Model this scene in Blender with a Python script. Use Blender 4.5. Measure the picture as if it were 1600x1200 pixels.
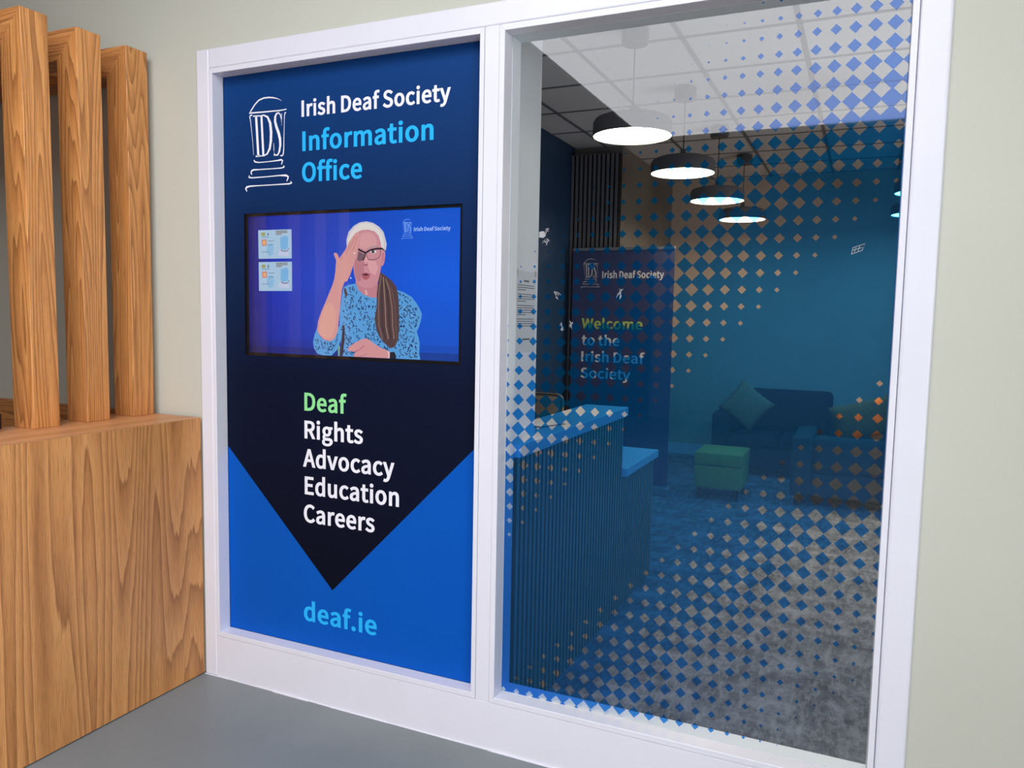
import bpy, bmesh, math, random
from mathutils import Vector, Matrix
S = bpy.context.scene
COL = S.collection
for o in list(bpy.data.objects): bpy.data.objects.remove(o)
random.seed(7)

# ---------------------------------------------------------------- camera
cx, cy, yaw, pitch, roll, fpx = [2.36265,-2.32618,0.42431,-0.08677,0.01857,1216.62389]
fw = Vector((-math.sin(yaw)*math.cos(pitch), math.cos(yaw)*math.cos(pitch), math.sin(pitch)))
rt = Vector((math.cos(yaw), math.sin(yaw), 0)); up = rt.cross(fw)
r2 = rt*math.cos(roll) + up*math.sin(roll); u2 = up*math.cos(roll) - rt*math.sin(roll)
cam = bpy.data.cameras.new('camera'); cam.sensor_fit = 'HORIZONTAL'; cam.sensor_width = 36; cam.lens = fpx*36/1600
cam.clip_start = .02
co = bpy.data.objects.new('camera', cam); COL.objects.link(co)
co.matrix_world = Matrix(((r2.x, u2.x, -fw.x, cx), (r2.y, u2.y, -fw.y, cy), (r2.z, u2.z, -fw.z, 1.5), (0, 0, 0, 1)))
S.camera = co
# ---------------------------------------------------------------- sky and light
SKY = 4.9
LAMP = 17.5
w = bpy.data.worlds.new('overcast_sky'); S.world = w; w.use_nodes = True
bg = w.node_tree.nodes['Background']; bg.inputs[0].default_value = (.93, .95, 1.0, 1); bg.inputs[1].default_value = SKY
SKX0, SKX1, SKY0, SKY1, ZC = -.12, 3.05, -6.75, -1.35, 3.6
pl = bpy.data.lights.new('skylight_portal', 'AREA'); pl.shape = 'RECTANGLE'; pl.size = SKX1-SKX0; pl.size_y = SKY1-SKY0
pl.cycles.is_portal = True
po = bpy.data.objects.new('skylight_portal', pl); COL.objects.link(po); po.location = ((SKX0+SKX1)/2, (SKY0+SKY1)/2, ZC+.1)
GW = (-7.2, -2.6, .12, 3.1); GX = 4.2   # unseen opening, added in the lobby's right wall for side daylight (y0, y1, z0, z1)
pl3 = bpy.data.lights.new('added_lobby_window_portal', 'AREA'); pl3.shape = 'RECTANGLE'; pl3.size = GW[3]-GW[2]; pl3.size_y = GW[1]-GW[0]; pl3.cycles.is_portal = True
po3 = bpy.data.objects.new('added_lobby_window_portal', pl3); COL.objects.link(po3); po3.location = (GX+.15, (GW[0]+GW[1])/2, (GW[2]+GW[3])/2); po3.rotation_euler = (0, math.radians(90), 0)
WN = (1.7, 3.8, 1.05, 1.95)   # unseen window, added in the office's right wall to let daylight in (y0, y1, z0, z1)
pl2 = bpy.data.lights.new('added_office_window_portal', 'AREA'); pl2.shape = 'RECTANGLE'; pl2.size = WN[3]-WN[2]; pl2.size_y = WN[1]-WN[0]; pl2.cycles.is_portal = True
po2 = bpy.data.objects.new('added_office_window_portal', pl2); COL.objects.link(po2); po2.location = (4.45, (WN[0]+WN[1])/2, (WN[2]+WN[3])/2); po2.rotation_euler = (0, math.radians(90), 0)
S.view_settings.view_transform = 'Standard'; S.view_settings.look = 'None'; S.view_settings.gamma = 1
S.view_settings.exposure = 0.33; S.view_settings.use_curve_mapping = False
cy_ = S.cycles
cy_.max_bounces = 10; cy_.diffuse_bounces = 5; cy_.glossy_bounces = 5; cy_.transparent_max_bounces = 16; cy_.transmission_bounces = 6
cy_.sample_clamp_indirect = 6; cy_.caustics_reflective = False; cy_.caustics_refractive = False
cy_.use_denoising = True
try: cy_.denoiser = 'OPENIMAGEDENOISE'
except Exception: pass

# ---------------------------------------------------------------- helpers
def lin(c):
    return tuple((v/255/12.92 if v <= 10.3 else ((v/255+.055)/1.055)**2.4) for v in c)
def tree(name):
    m = bpy.data.materials.new(name); m.use_nodes = True
    nt = m.node_tree; return m, nt, nt.nodes['Principled BSDF']
class E:  # tiny expression builder over Math nodes
    def __init__(s, nt, sock): s.nt = nt; s.k = sock
    def op(s, o, *a):
        n = s.nt.nodes.new('ShaderNodeMath'); n.operation = o
        for i, v in enumerate((s,)+a):
            if isinstance(v, E): s.nt.links.new(v.k, n.inputs[i])
            else: n.inputs[i].default_value = v
        return E(s.nt, n.outputs[0])
    def __add__(s, b): return s.op('ADD', b)
    def __sub__(s, b): return s.op('SUBTRACT', b)
    def __mul__(s, b): return s.op('MULTIPLY', b)
    def lt(s, b): return s.op('LESS_THAN', b)
    def gt(s, b): return s.op('GREATER_THAN', b)
    def mn(s, b): return s.op('MINIMUM', b)
    def mx(s, b): return s.op('MAXIMUM', b)
def mixc(nt, f, a, b):
    n = nt.nodes.new('ShaderNodeMix'); n.data_type = 'RGBA'
    for sock, v in ((n.inputs[0], f), (n.inputs[6], a), (n.inputs[7], b)):
        if hasattr(v, 'is_linked'): nt.links.new(v, sock)
        elif isinstance(v, (int, float)): sock.default_value = v
        else: sock.default_value = (*v, 1)
    return n.outputs[2]
def noise(nt, scale, detail=2, vec=None, mapping=None, rough=.5, dist=0):
    n = nt.nodes.new('ShaderNodeTexNoise'); n.inputs['Scale'].default_value = scale; n.inputs['Detail'].default_value = detail
    n.inputs['Roughness'].default_value = rough; n.inputs['Distortion'].default_value = dist
    if vec is None:
        tc = nt.nodes.new('ShaderNodeTexCoord'); vec = tc.outputs['Object']
    if mapping:
        mp = nt.nodes.new('ShaderNodeMapping'); mp.inputs['Scale'].default_value = mapping; nt.links.new(vec, mp.inputs[0]); vec = mp.outputs[0]
    nt.links.new(vec, n.inputs['Vector']); return n.outputs['Fac']
def ramp(nt, fac, stops):
    r = nt.nodes.new('ShaderNodeValToRGB'); nt.links.new(fac, r.inputs[0]); el = r.color_ramp.elements
    while len(el) < len(stops): el.new(.5)
    for e, (p_, c) in zip(el, stops): e.position = p_; e.color = (*c, 1)
    return r.outputs[0]
def paint(name, c, rough=.5, c2=None, sc=3.0, bump=0, bsc=200, spec=.5, metal=0, coat=0, mapping=None):
    m, nt, b = tree(name)
    a = lin(c); b2 = lin(c2) if c2 else tuple(v*.94 for v in a)
    nt.links.new(ramp(nt, noise(nt, sc, 4, mapping=mapping), [(.35, a), (.68, b2)]), b.inputs['Base Color'])
    b.inputs['Roughness'].default_value = rough; b.inputs['Specular IOR Level'].default_value = spec
    b.inputs['Metallic'].default_value = metal; b.inputs['Coat Weight'].default_value = coat
    if bump:
        bn = nt.nodes.new('ShaderNodeBump'); bn.inputs['Strength'].default_value = bump; bn.inputs['Distance'].default_value = .002
        nt.links.new(noise(nt, bsc, 3), bn.inputs['Height']); nt.links.new(bn.outputs[0], b.inputs['Normal'])
    return m
def emit(name, c, s):
    m, nt, b = tree(name); b.inputs['Base Color'].default_value = (.8, .8, .8, 1)
    b.inputs['Emission Color'].default_value = (*c, 1); b.inputs['Emission Strength'].default_value = s; return m
def wood(name, axis, light=(220, 160, 100), mid=(202, 140, 82), dark=(140, 84, 42), k=20, rough=.42, wide=5.0):
    m, nt, b = tree(name)
    tc = nt.nodes.new('ShaderNodeTexCoord'); oi = nt.nodes.new('ShaderNodeObjectInfo')
    off = nt.nodes.new('ShaderNodeVectorMath'); off.operation = 'SCALE'; off.inputs[0].default_value = (37, 53, 71); nt.links.new(oi.outputs['Random'], off.inputs['Scale'])
    ad = nt.nodes.new('ShaderNodeVectorMath'); nt.links.new(tc.outputs['Object'], ad.inputs[0]); nt.links.new(off.outputs[0], ad.inputs[1])
    v = ad.outputs[0]
    def st(across, along): return tuple(along if i == axis else across for i in range(3))
    n1 = noise(nt, 1, 1.2, v, st(wide, wide*.055), rough=.35)
    nw = noise(nt, 1, 2, v, st(40, 2.0))
    rings = (E(nt, n1)*k + E(nt, nw)*.75).op('FRACT')
    # asymmetric growth-ring profile: slow rise, quick fall
    rc = ramp(nt, rings.k, [(0, mixt(lin(light), lin(mid), .2)), (.45, lin(mid)), (.8, mixt(lin(mid), lin(dark), .55)), (.93, lin(dark)), (1, lin(light))])
    fine = noise(nt, 1, 3, v, st(420, 9), rough=.7)
    pores = ramp(nt, fine, [(.38, (.62, .58, .52)), (.5, (1, 1, 1)), (.8, (1.08, 1.06, 1.04))])
    tone = ramp(nt, noise(nt, 1, 1, v, st(3, .5)), [(.3, (.86, .84, .82)), (.7, (1.08, 1.06, 1.02))])
    cur = mixc(nt, .72, mixt(lin(light), lin(mid), .45), rc)
    for t_, f in ((pores, .8), (tone, 1.0)):
        n = nt.nodes.new('ShaderNodeMix'); n.data_type = 'RGBA'; n.blend_type = 'MULTIPLY'; n.inputs[0].default_value = f
        nt.links.new(cur, n.inputs[6]); nt.links.new(t_, n.inputs[7]); cur = n.outputs[2]
    nt.links.new(cur, b.inputs['Base Color']); b.inputs['Roughness'].default_value = rough
    bn = nt.nodes.new('ShaderNodeBump'); bn.inputs['Strength'].default_value = .12; bn.inputs['Distance'].default_value = .001
    nt.links.new(fine, bn.inputs['Height']); nt.links.new(bn.outputs[0], b.inputs['Normal'])
    return m
def mixt(a, b, f): return tuple(x*(1-f)+y*f for x, y in zip(a, b))

def tag(o, label=None, cat=None, group=None, kind=None):
    if label: o['label'] = label
    if cat: o['category'] = cat
    if group: o['group'] = group
    if kind: o['kind'] = kind
    return o
def thing(name, loc, label=None, cat=None, group=None, kind=None):
    o = bpy.data.objects.new(name, None); COL.objects.link(o); o.location = loc; o.empty_display_size = .1
    return tag(o, label, cat, group, kind)
def put(o, parent):
    COL.objects.link(o)
    if parent is not None:
        o.parent = parent; top = parent; off = Vector((0, 0, 0))
        while top is not None:
            off += top.location if top.parent is None else Vector((0, 0, 0)); top = top.parent
        if parent.parent is None: o.matrix_parent_inverse = Matrix.Translation(-parent.location)
    return o
def mesh_from_bm(name, bm, mat, parent=None, smooth=False):
    me = bpy.data.meshes.new(name); bm.normal_update(); bm.to_mesh(me); bm.free()
    for m in (mat if isinstance(mat, list) else [mat]): me.materials.append(m)
    if smooth:
        for p_ in me.polygons: p_.use_smooth = True
    return put(bpy.data.objects.new(name, me), parent)
def bm_box(bm, x0, x1, y0, y1, z0, z1, bev=0, seg=2):
    r = bmesh.ops.create_cube(bm, size=1)['verts']
    for v in r:
        v.co = Vector(((x0+x1)/2+v.co.x*(x1-x0), (y0+y1)/2+v.co.y*(y1-y0), (z0+z1)/2+v.co.z*(z1-z0)))
    if bev:
        es = list({e for v in r for e in v.link_edges})
        bmesh.ops.bevel(bm, geom=es, offset=bev, segments=seg, affect='EDGES', profile=.5)
def box(name, x0, x1, y0, y1, z0, z1, mat, parent=None, bev=0, seg=2, smooth=False):
    bm = bmesh.new(); bm_box(bm, x0, x1, y0, y1, z0, z1, bev, seg); return mesh_from_bm(name, bm, mat, parent, smooth)
def prism(name, pts, axis, a0, a1, mat, parent=None, bev=0):
    """pts = outline in the two other axes (ordered), extruded along axis"""
    bm = bmesh.new()
    def P(p_, a):
        if axis == 'y': return (p_[0], a, p_[1])
        if axis == 'x': return (a, p_[0], p_[1])
        return (p_[0], p_[1], a)
    A = [bm.verts.new(P(q, a0)) for q in pts]; B = [bm.verts.new(P(q, a1)) for q in pts]; n = len(pts)
    bm.faces.new(A); bm.faces.new(B[::-1])
    for i in range(n): bm.faces.new((A[i], B[i], B[(i+1) % n], A[(i+1) % n]))
    bmesh.ops.recalc_face_normals(bm, faces=bm.faces)
    if bev: bmesh.ops.bevel(bm, geom=list(bm.edges), offset=bev, segments=1, affect='EDGES')
    return mesh_from_bm(name, bm, mat, parent)
def lathe(name, prof, loc, mat, parent=None, n=48, smooth=True):
    bm = bmesh.new(); rings = []
    for r, z in prof:
        if r < 1e-6: rings.append([bm.verts.new((loc[0], loc[1], loc[2]+z))])
        else: rings.append([bm.verts.new((loc[0]+r*math.cos(2*math.pi*i/n), loc[1]+r*math.sin(2*math.pi*i/n), loc[2]+z)) for i in range(n)])
    for a, b in zip(rings, rings[1:]):
        for i in range(n):
            j = (i+1) % n
            if len(a) == 1 and len(b) == 1: continue
            if len(a) == 1: bm.faces.new((a[0], b[i], b[j]))
            elif len(b) == 1: bm.faces.new((a[i], b[0], a[j]))
            else: bm.faces.new((a[i], b[i], b[j], a[j]))
    bmesh.ops.recalc_face_normals(bm, faces=bm.faces)
    o = mesh_from_bm(name, bm, mat, parent, smooth)
    if smooth:
        try: o.data.set_sharp_from_angle(angle=.6)
        except Exception: pass
    return o
def copy_tree(src, loc):
    r = src.copy(); COL.objects.link(r); r.location = loc
    for ch in src.children:
        c = ch.copy(); COL.objects.link(c); c.parent = r
        for g in ch.children:
            d = g.copy(); COL.objects.link(d); d.parent = c
    return r

# ---- flat print helpers: everything lies in the XZ plane at depth y, facing -y
def tri_poly(pts):
    """ear clipping, returns index triples"""
    n = len(pts); idx = list(range(n))
    ar = sum(pts[i][0]*pts[(i+1) % n][1]-pts[(i+1) % n][0]*pts[i][1] for i in range(n))
    if ar < 0: idx.reverse()
    def crs(a, b, c): return (b[0]-a[0])*(c[1]-a[1])-(b[1]-a[1])*(c[0]-a[0])
    T = []; guard = 0
    while len(idx) > 3 and guard < 5000:
        guard += 1; done = False
        for k in range(len(idx)):
            i, j, l = idx[k-1], idx[k], idx[(k+1) % len(idx)]
            a, b, c = pts[i], pts[j], pts[l]
            if crs(a, b, c) <= 0: continue
            if any(m not in (i, j, l) and pts[m] not in (a, b, c) and crs(a, b, pts[m]) >= 0 and crs(b, c, pts[m]) >= 0 and crs(c, a, pts[m]) >= 0 for m in idx): continue
            T.append((i, j, l)); idx.pop(k); done = True; break
        if not done: break
    if len(idx) == 3: T.append(tuple(idx))
    return T
class Flat:
    def __init__(s): s.v = []; s.f = []; s.c = []
    def tri(s, pts, tris, y, col=(1, 1, 1)):
        b = len(s.v); s.v += [(q[0], y, q[1]) for q in pts]
        for t in tris: s.f.append(tuple(b+i for i in t)); s.c.append(col)
    def poly(s, pts, y, col=(1, 1, 1)): s.tri(pts, tri_poly(pts), y, col)
    def stroke(s, pts, y, col=(1, 1, 1)):   # pts = (x, z, width)
        n = len(pts); L = []; R = []
        for i in range(n):
            a = pts[max(i-1, 0)]; b = pts[min(i+1, n-1)]
            dx, dz = b[0]-a[0], b[1]-a[1]; d = math.hypot(dx, dz) or 1; h = pts[i][2]/2
            L.append((pts[i][0]-dz/d*h, pts[i][1]+dx/d*h)); R.append((pts[i][0]+dz/d*h, pts[i][1]-dx/d*h))
        s.tri(L+R, [t for i in range(n-1) for t in ((i, i+1, n+i+1), (i, n+i+1, n+i))], y, col)
    def build(s, name, mat, parent=None, attr=False):
        me = bpy.data.meshes.new(name); me.from_pydata(s.v, [], s.f)
        for m in (mat if isinstance(mat, list) else [mat]): me.materials.append(m)
        if attr:
            ca = me.color_attributes.new('ink', 'FLOAT_COLOR', 'CORNER'); k = 0
            for p_ in me.polygons:
                for _ in p_.loop_indices: ca.data[k].color = (*s.c[p_.index], 1); k += 1
        me.update(); return put(bpy.data.objects.new(name, me), parent)
GL = {".":[292,"146,-14 168,-10 187,-1 202,15 212,35 215,59 212,83 202,104 187,119 168,129 146,132 124,129 105,119 90,104 80,83 77,59 80,35 90,15 105,-1 124,-10"],"4":[583,"357,0 447,0 447,212 550,212 550,289 447,289 447,770 341,770 21,275 21,212 357,212;357,289 121,289 296,551 309,574 322,597 335,620 347,643 358,665 361,639 360,610 358,580 357,551 357,525"],"5":[583,"275,-14 351,-2 420,31 476,85 513,158 527,250 515,341 482,410 432,458 368,487 295,496 269,494 245,491 222,484 201,476 180,465 200,688 489,688 489,770 116,770 90,411 142,378 167,394 191,407 215,416 241,421 270,423 324,416 368,393 401,357 422,308 430,248 421,186 398,135 363,98 318,74 266,66 216,71 173,83 136,102 104,125 77,151 28,88 63,58 103,30 151,7 208,-8"],"A":[638,"4,0 102,0 176,235 458,235 532,0 634,0 373,770 265,770;201,312 238,431 255,483 270,534 286,586 300,638 315,691 334,638 349,586 365,534 381,483 397,431 434,312"],"C":[670,"396,-14 453,-9 505,5 552,27 594,58 632,97 579,159 548,129 516,104 481,86 442,75 400,71 319,86 252,127 203,192 172,280 161,388 172,494 204,580 255,644 322,685 403,699 441,695 476,685 507,670 535,650 561,626 613,689 584,718 547,744 504,765 456,779 402,784 292,766 198,715 125,633 78,522 61,384 77,247 124,136 195,54 287,4"],"D":[722,"106,0 303,0 429,17 529,66 601,146 646,254 661,388 646,522 601,628 528,706 427,754 298,770 106,770;203,80 203,691 290,691 388,678 464,641 518,579 550,494 561,388 550,281 518,195 464,132 388,93 290,80"],"E":[618,"106,0 561,0 561,83 203,83 203,363 495,363 495,446 203,446 203,688 549,688 549,770 106,770"],"I":[308,"106,0 203,0 203,770 106,770"],"O":[779,"390,-14 498,4 589,56 658,140 703,251 718,388 703,524 658,634 589,715 498,766 390,784 281,766 190,715 121,634 77,524 61,388 77,251 121,140 190,56 281,4;390,71 313,86 249,127 201,193 171,281 161,388 171,494 201,580 249,644 313,685 390,699 467,685 530,644 578,580 608,494 619,388 608,281 578,193 530,127 467,86"],"R":[667,"203,404 203,691 332,691 398,687 450,672 488,646 511,608 519,555 511,500 488,458 450,428 398,410 332,404;528,0 638,0 442,337 500,358 548,390 584,433 608,488 616,555 603,638 566,699 509,740 435,763 347,770 106,770 106,0 203,0 203,327 341,327"],"S":[626,"319,-14 408,-3 481,28 535,75 569,135 581,205 573,266 551,316 517,354 473,385 422,411 313,458 277,474 242,493 213,516 192,547 185,587 191,625 210,656 240,679 280,694 329,699 370,695 408,686 443,671 475,651 504,627 555,689 519,720 478,746 432,766 382,779 329,784 250,774 183,746 131,703 98,647 86,580 96,519 121,471 157,433 199,404 243,382 353,334 395,315 430,295 458,270 476,238 482,196 475,155 455,120 421,94 376,77 320,71 273,76 227,88 183,108 144,135 108,167 50,100 93,61 142,30 197,6 256,-9"],"W":[922,"190,0 306,0 420,464 428,500 436,535 444,570 452,605 459,640 471,605 478,570 485,535 493,500 501,464 618,0 735,0 894,770 801,770 718,351 710,301 702,251 693,201 685,151 676,101 670,101 659,151 648,202 637,252 627,301 616,351 508,770 419,770 313,351 302,301 290,251 279,201 269,151 258,101 245,151 236,201 227,251 217,301 208,351 127,770 27,770"],"a":[591,"228,-14 269,-9 309,2 347,20 383,42 417,68 429,0 507,0 507,351 500,430 478,495 440,543 384,574 310,585 256,581 206,569 161,551 120,531 86,511 123,444 152,462 184,479 218,493 255,502 294,505 342,497 376,476 397,444 409,405 412,361 282,341 184,310 115,269 75,215 62,148 70,92 93,47 128,14 174,-7;255,64 223,67 195,77 174,94 159,120 154,154 163,195 190,230 238,259 311,281 412,297 412,139 379,112 348,91 318,76 287,67"],"c":[536,"321,-14 362,-10 401,-1 439,14 474,33 506,58 464,123 442,105 417,89 390,77 361,69 330,66 271,76 222,105 185,151 162,212 153,285 162,358 187,419 225,465 274,494 333,504 359,502 383,495 405,485 426,471 446,455 495,518 469,539 441,557 408,572 371,582 329,585 244,572 169,534 109,473 69,389 55,285 68,181 105,98 162,37 236,-1"],"d":[651,"291,-14 331,-9 369,2 404,20 436,42 464,67 476,0 555,0 555,836 458,836 458,617 463,519 434,542 404,560 374,574 340,582 303,585 227,572 159,533 105,470 69,387 56,285 66,181 97,98 146,37 212,-1;312,67 257,77 213,105 181,149 161,210 154,286 163,358 186,419 222,465 267,494 319,504 347,502 375,496 402,484 430,467 458,444 458,145 430,117 401,95 372,79 343,70"],"e":[582,"328,-14 372,-11 412,-3 450,10 484,26 515,44 481,108 455,93 428,80 400,71 370,65 338,63 278,72 227,98 187,140 161,195 149,263 534,263 535,272 536,282 537,293 538,305 538,317 528,408 500,482 453,538 390,573 310,585 233,572 164,533 107,471 69,387 55,285 68,181 107,98 166,37 241,-1;148,331 162,393 187,442 223,479 265,501 312,508 361,501 400,479 430,443 448,394 454,331"],"f":[341,"35,493 112,493 112,0 208,0 208,493 329,493 329,570 208,570 208,661 211,701 221,732 237,755 259,768 289,773 301,772 314,771 327,767 340,763 353,757 374,832 357,838 339,843 320,847 299,849 278,850 218,841 171,817 138,778 119,726 112,662 112,570 35,565"],"g":[592,"289,-263 387,-252 467,-224 527,-180 565,-126 578,-65 570,-15 546,23 506,50 450,65 379,70 267,70 227,73 199,82 180,95 170,112 167,132 169,150 174,165 182,178 192,190 204,201 220,194 236,188 254,184 271,182 288,181 355,190 412,215 457,257 486,312 497,379 495,408 488,434 479,458 466,479 451,497 567,497 567,570 369,570 356,575 341,579 325,582 307,584 288,585 222,576 163,549 117,507 86,450 75,381 79,342 90,306 107,275 127,249 149,228 131,209 114,191 100,169 90,145 86,118 89,92 96,70 107,52 121,36 138,24 108,-2 85,-26 68,-53 57,-81 54,-110 65,-164 96,-206 146,-237 211,-256;288,246 250,252 217,270 191,298 173,335 167,381 173,427 190,465 217,492 250,509 288,515 327,509 360,492 386,465 404,427 410,381 403,335 386,298 359,270 326,252;303,-196 245,-192 200,-179 166,-158 145,-130 138,-97 140,-77 146,-57 157,-37 174,-18 195,0 211,-3 226,-6 241,-7 256,-8 269,-8 368,-8 409,-11 441,-18 464,-32 478,-53 483,-81 475,-115 451,-147 414,-173 364,-190"],"h":[637,"97,0 193,0 193,414 226,445 256,470 285,487 315,498 349,501 389,495 419,478 441,449 453,406 457,349 457,0 553,0 553,361 546,440 526,503 491,548 442,576 378,585 334,580 293,567 256,546 221,520 189,489 193,607 193,836 97,836"],"i":[289,"97,0 193,0 193,570 97,570;145,688 166,691 184,699 197,713 206,731 209,752 206,773 197,790 184,803 166,811 145,814 124,811 106,803 93,790 85,773 82,752 85,731 93,713 106,699 124,691"],"l":[298,"197,-14 212,-13 224,-12 235,-10 245,-8 253,-5 239,68 234,67 226,66 220,66 211,68 204,72 198,80 195,92 193,107 193,836 97,836 97,113 100,69 112,34 131,8 160,-8"],"m":[972,"97,0 193,0 193,414 224,446 253,470 282,487 310,498 336,501 375,495 405,478 426,449 438,406 442,349 442,0 538,0 538,414 569,446 599,470 627,487 655,498 682,501 721,495 750,478 771,449 784,406 788,349 788,0 883,0 883,361 877,440 856,503 822,548 774,576 711,585 670,580 631,565 594,542 558,512 522,476 505,513 482,543 451,566 413,580 364,585 325,580 287,566 252,545 218,519 187,487 175,570 97,570"],"n":[641,"97,0 193,0 193,414 226,445 256,470 285,487 315,498 349,501 389,495 419,478 441,449 453,406 457,349 457,0 553,0 553,361 546,440 526,503 491,548 442,576 378,585 334,580 293,566 255,545 220,519 187,487 175,570 97,570"],"o":[636,"318,-14 399,-1 471,37 529,98 568,181 582,285 568,389 529,473 471,534 399,572 318,585 237,572 165,534 107,473 69,389 55,285 69,181 107,98 165,37 237,-1;318,66 263,76 218,105 183,151 161,212 153,285 161,358 183,419 218,465 263,494 318,504 373,494 419,465 454,419 476,358 484,285 476,212 454,151 419,105 373,76"],"r":[407,"97,0 193,0 193,367 218,417 246,455 276,480 307,494 336,499 349,499 361,497 371,496 381,493 392,489 410,572 399,577 388,581 376,583 363,585 349,585 312,580 276,564 243,539 213,507 187,466 175,570 97,570"],"s":[491,"246,-14 319,-5 377,19 419,56 444,102 453,155 443,212 416,254 376,285 329,309 279,329 242,343 208,359 181,377 163,399 157,428 161,453 173,476 194,494 224,506 263,511 292,508 319,501 344,490 368,476 392,460 438,520 410,540 378,558 342,572 303,582 262,585 193,577 138,554 98,519 74,475 65,423 75,371 101,332 138,301 183,277 231,258 269,244 304,227 334,207 354,181 361,150 357,122 344,97 321,78 290,65 249,61 210,64 174,73 141,87 110,106 80,129 34,65 68,40 108,18 152,1 198,-10"],"t":[396,"275,-14 297,-12 319,-9 340,-5 361,1 381,7 362,80 350,75 337,71 324,67 310,65 297,64 263,69 238,83 221,105 212,135 209,173 209,493 364,493 364,570 209,570 209,731 129,731 119,570 28,565 28,493 113,493 113,176 119,113 136,60 166,20 212,-5"],"u":[637,"264,-14 308,-9 348,5 385,26 419,55 452,89 462,0 542,0 542,570 446,570 446,166 415,130 385,103 356,84 325,73 292,69 252,75 222,92 201,122 189,164 185,221 185,570 88,570 88,209 95,130 115,68 150,23 199,-5"],"v":[547,"220,0 332,0 534,570 439,570 331,246 321,212 310,178 299,144 289,111 278,78 263,111 253,144 242,178 231,212 221,246 113,570 14,570"],"y":[547,"106,-246 168,-236 219,-208 260,-166 293,-112 319,-48 534,570 440,570 337,254 328,223 319,190 309,157 300,124 291,92 274,125 262,158 251,191 240,223 229,254 113,570 14,570 243,-1 230,-44 214,-84 193,-118 168,-144 138,-161 102,-167 92,-166 83,-165 74,-163 65,-160 58,-158 39,-234 50,-238 63,-241 76,-244 91,-245"]}
def glyph_loops(c):
    a, s = GL[c]; return a/1050.0, [[tuple(int(t)/1050.0 for t in q.split(',')) for q in l.split(' ')] for l in s.split(';')]
def bridge(outer, hole):
    best = min(((i, j) for i in range(len(outer)) for j in range(len(hole))), key=lambda ij: (outer[ij[0]][0]-hole[ij[1]][0])**2+(outer[ij[0]][1]-hole[ij[1]][1])**2)
    i, j = best
    return outer[:i+1]+hole[j:]+hole[:j+1]+outer[i:]
def area(l): return sum(l[i][0]*l[(i+1) % len(l)][1]-l[(i+1) % len(l)][0]*l[i][1] for i in range(len(l)))/2
def inside(pt, l):
    r = False
    for i in range(len(l)):
        a, b = l[i-1], l[i]
        if (a[1] > pt[1]) != (b[1] > pt[1]) and pt[0] < (b[0]-a[0])*(pt[1]-a[1])/(b[1]-a[1])+a[0]: r = not r
    return r
def text(fl, s, x0, x1, zb, cap, y, col=(1, 1, 1), bold=.034):
    """s set in the bold humanist face between x0 and x1 on baseline zb; cap height in metres"""
    k = cap/(.733+bold*.6)
    pen = 0; items = []
    for ch in s:
        if ch == ' ': pen += .2; continue
        adv, L = glyph_loops(ch); items.append((pen, L)); pen += adv+bold*1.2
    mn = min(p_+q[0] for p_, L in items for l in L for q in l)-bold; mx = max(p_+q[0] for p_, L in items for l in L for q in l)+bold
    kx = (x1-x0)/(mx-mn)
    for p_, L in items:
        L = sorted(L, key=lambda l: -abs(area(l)))
        outs = []
        for l in L:
            for o in outs:
                if inside(l[0], o[0]): o[1].append(l); break
            else: outs.append((l, []))
        for o, hs in outs:
            # push outline outward / holes inward for the bold weight
            def grow(l, sg):
                if area(l) < 0: l = l[::-1]
                n = len(l); R = []
                for i in range(n):
                    a, b, c = l[i-1], l[i], l[(i+1) % n]
                    d1 = Vector((b[0]-a[0], b[1]-a[1])).normalized(); d2 = Vector((c[0]-b[0], c[1]-b[1])).normalized()
                    n1 = Vector((d1.y, -d1.x)); n2 = Vector((d2.y, -d2.x)); m = (n1+n2)
                    m = n1 if m.length < .3 else m/(m.length**2/2)
                    if m.length > 1.6: m = m.normalized()*1.6
                    R.append((b[0]+m.x*bold*sg, b[1]+m.y*bold*sg*.75))
                return R
            P_ = grow(o, 1)
            for h in hs: P_ = bridge(P_, grow(h, -1)[::-1])
            fl.poly([(x0+(p_+q[0]-mn)*kx, zb+q[1]*k) for q in P_], y, col)
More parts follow.
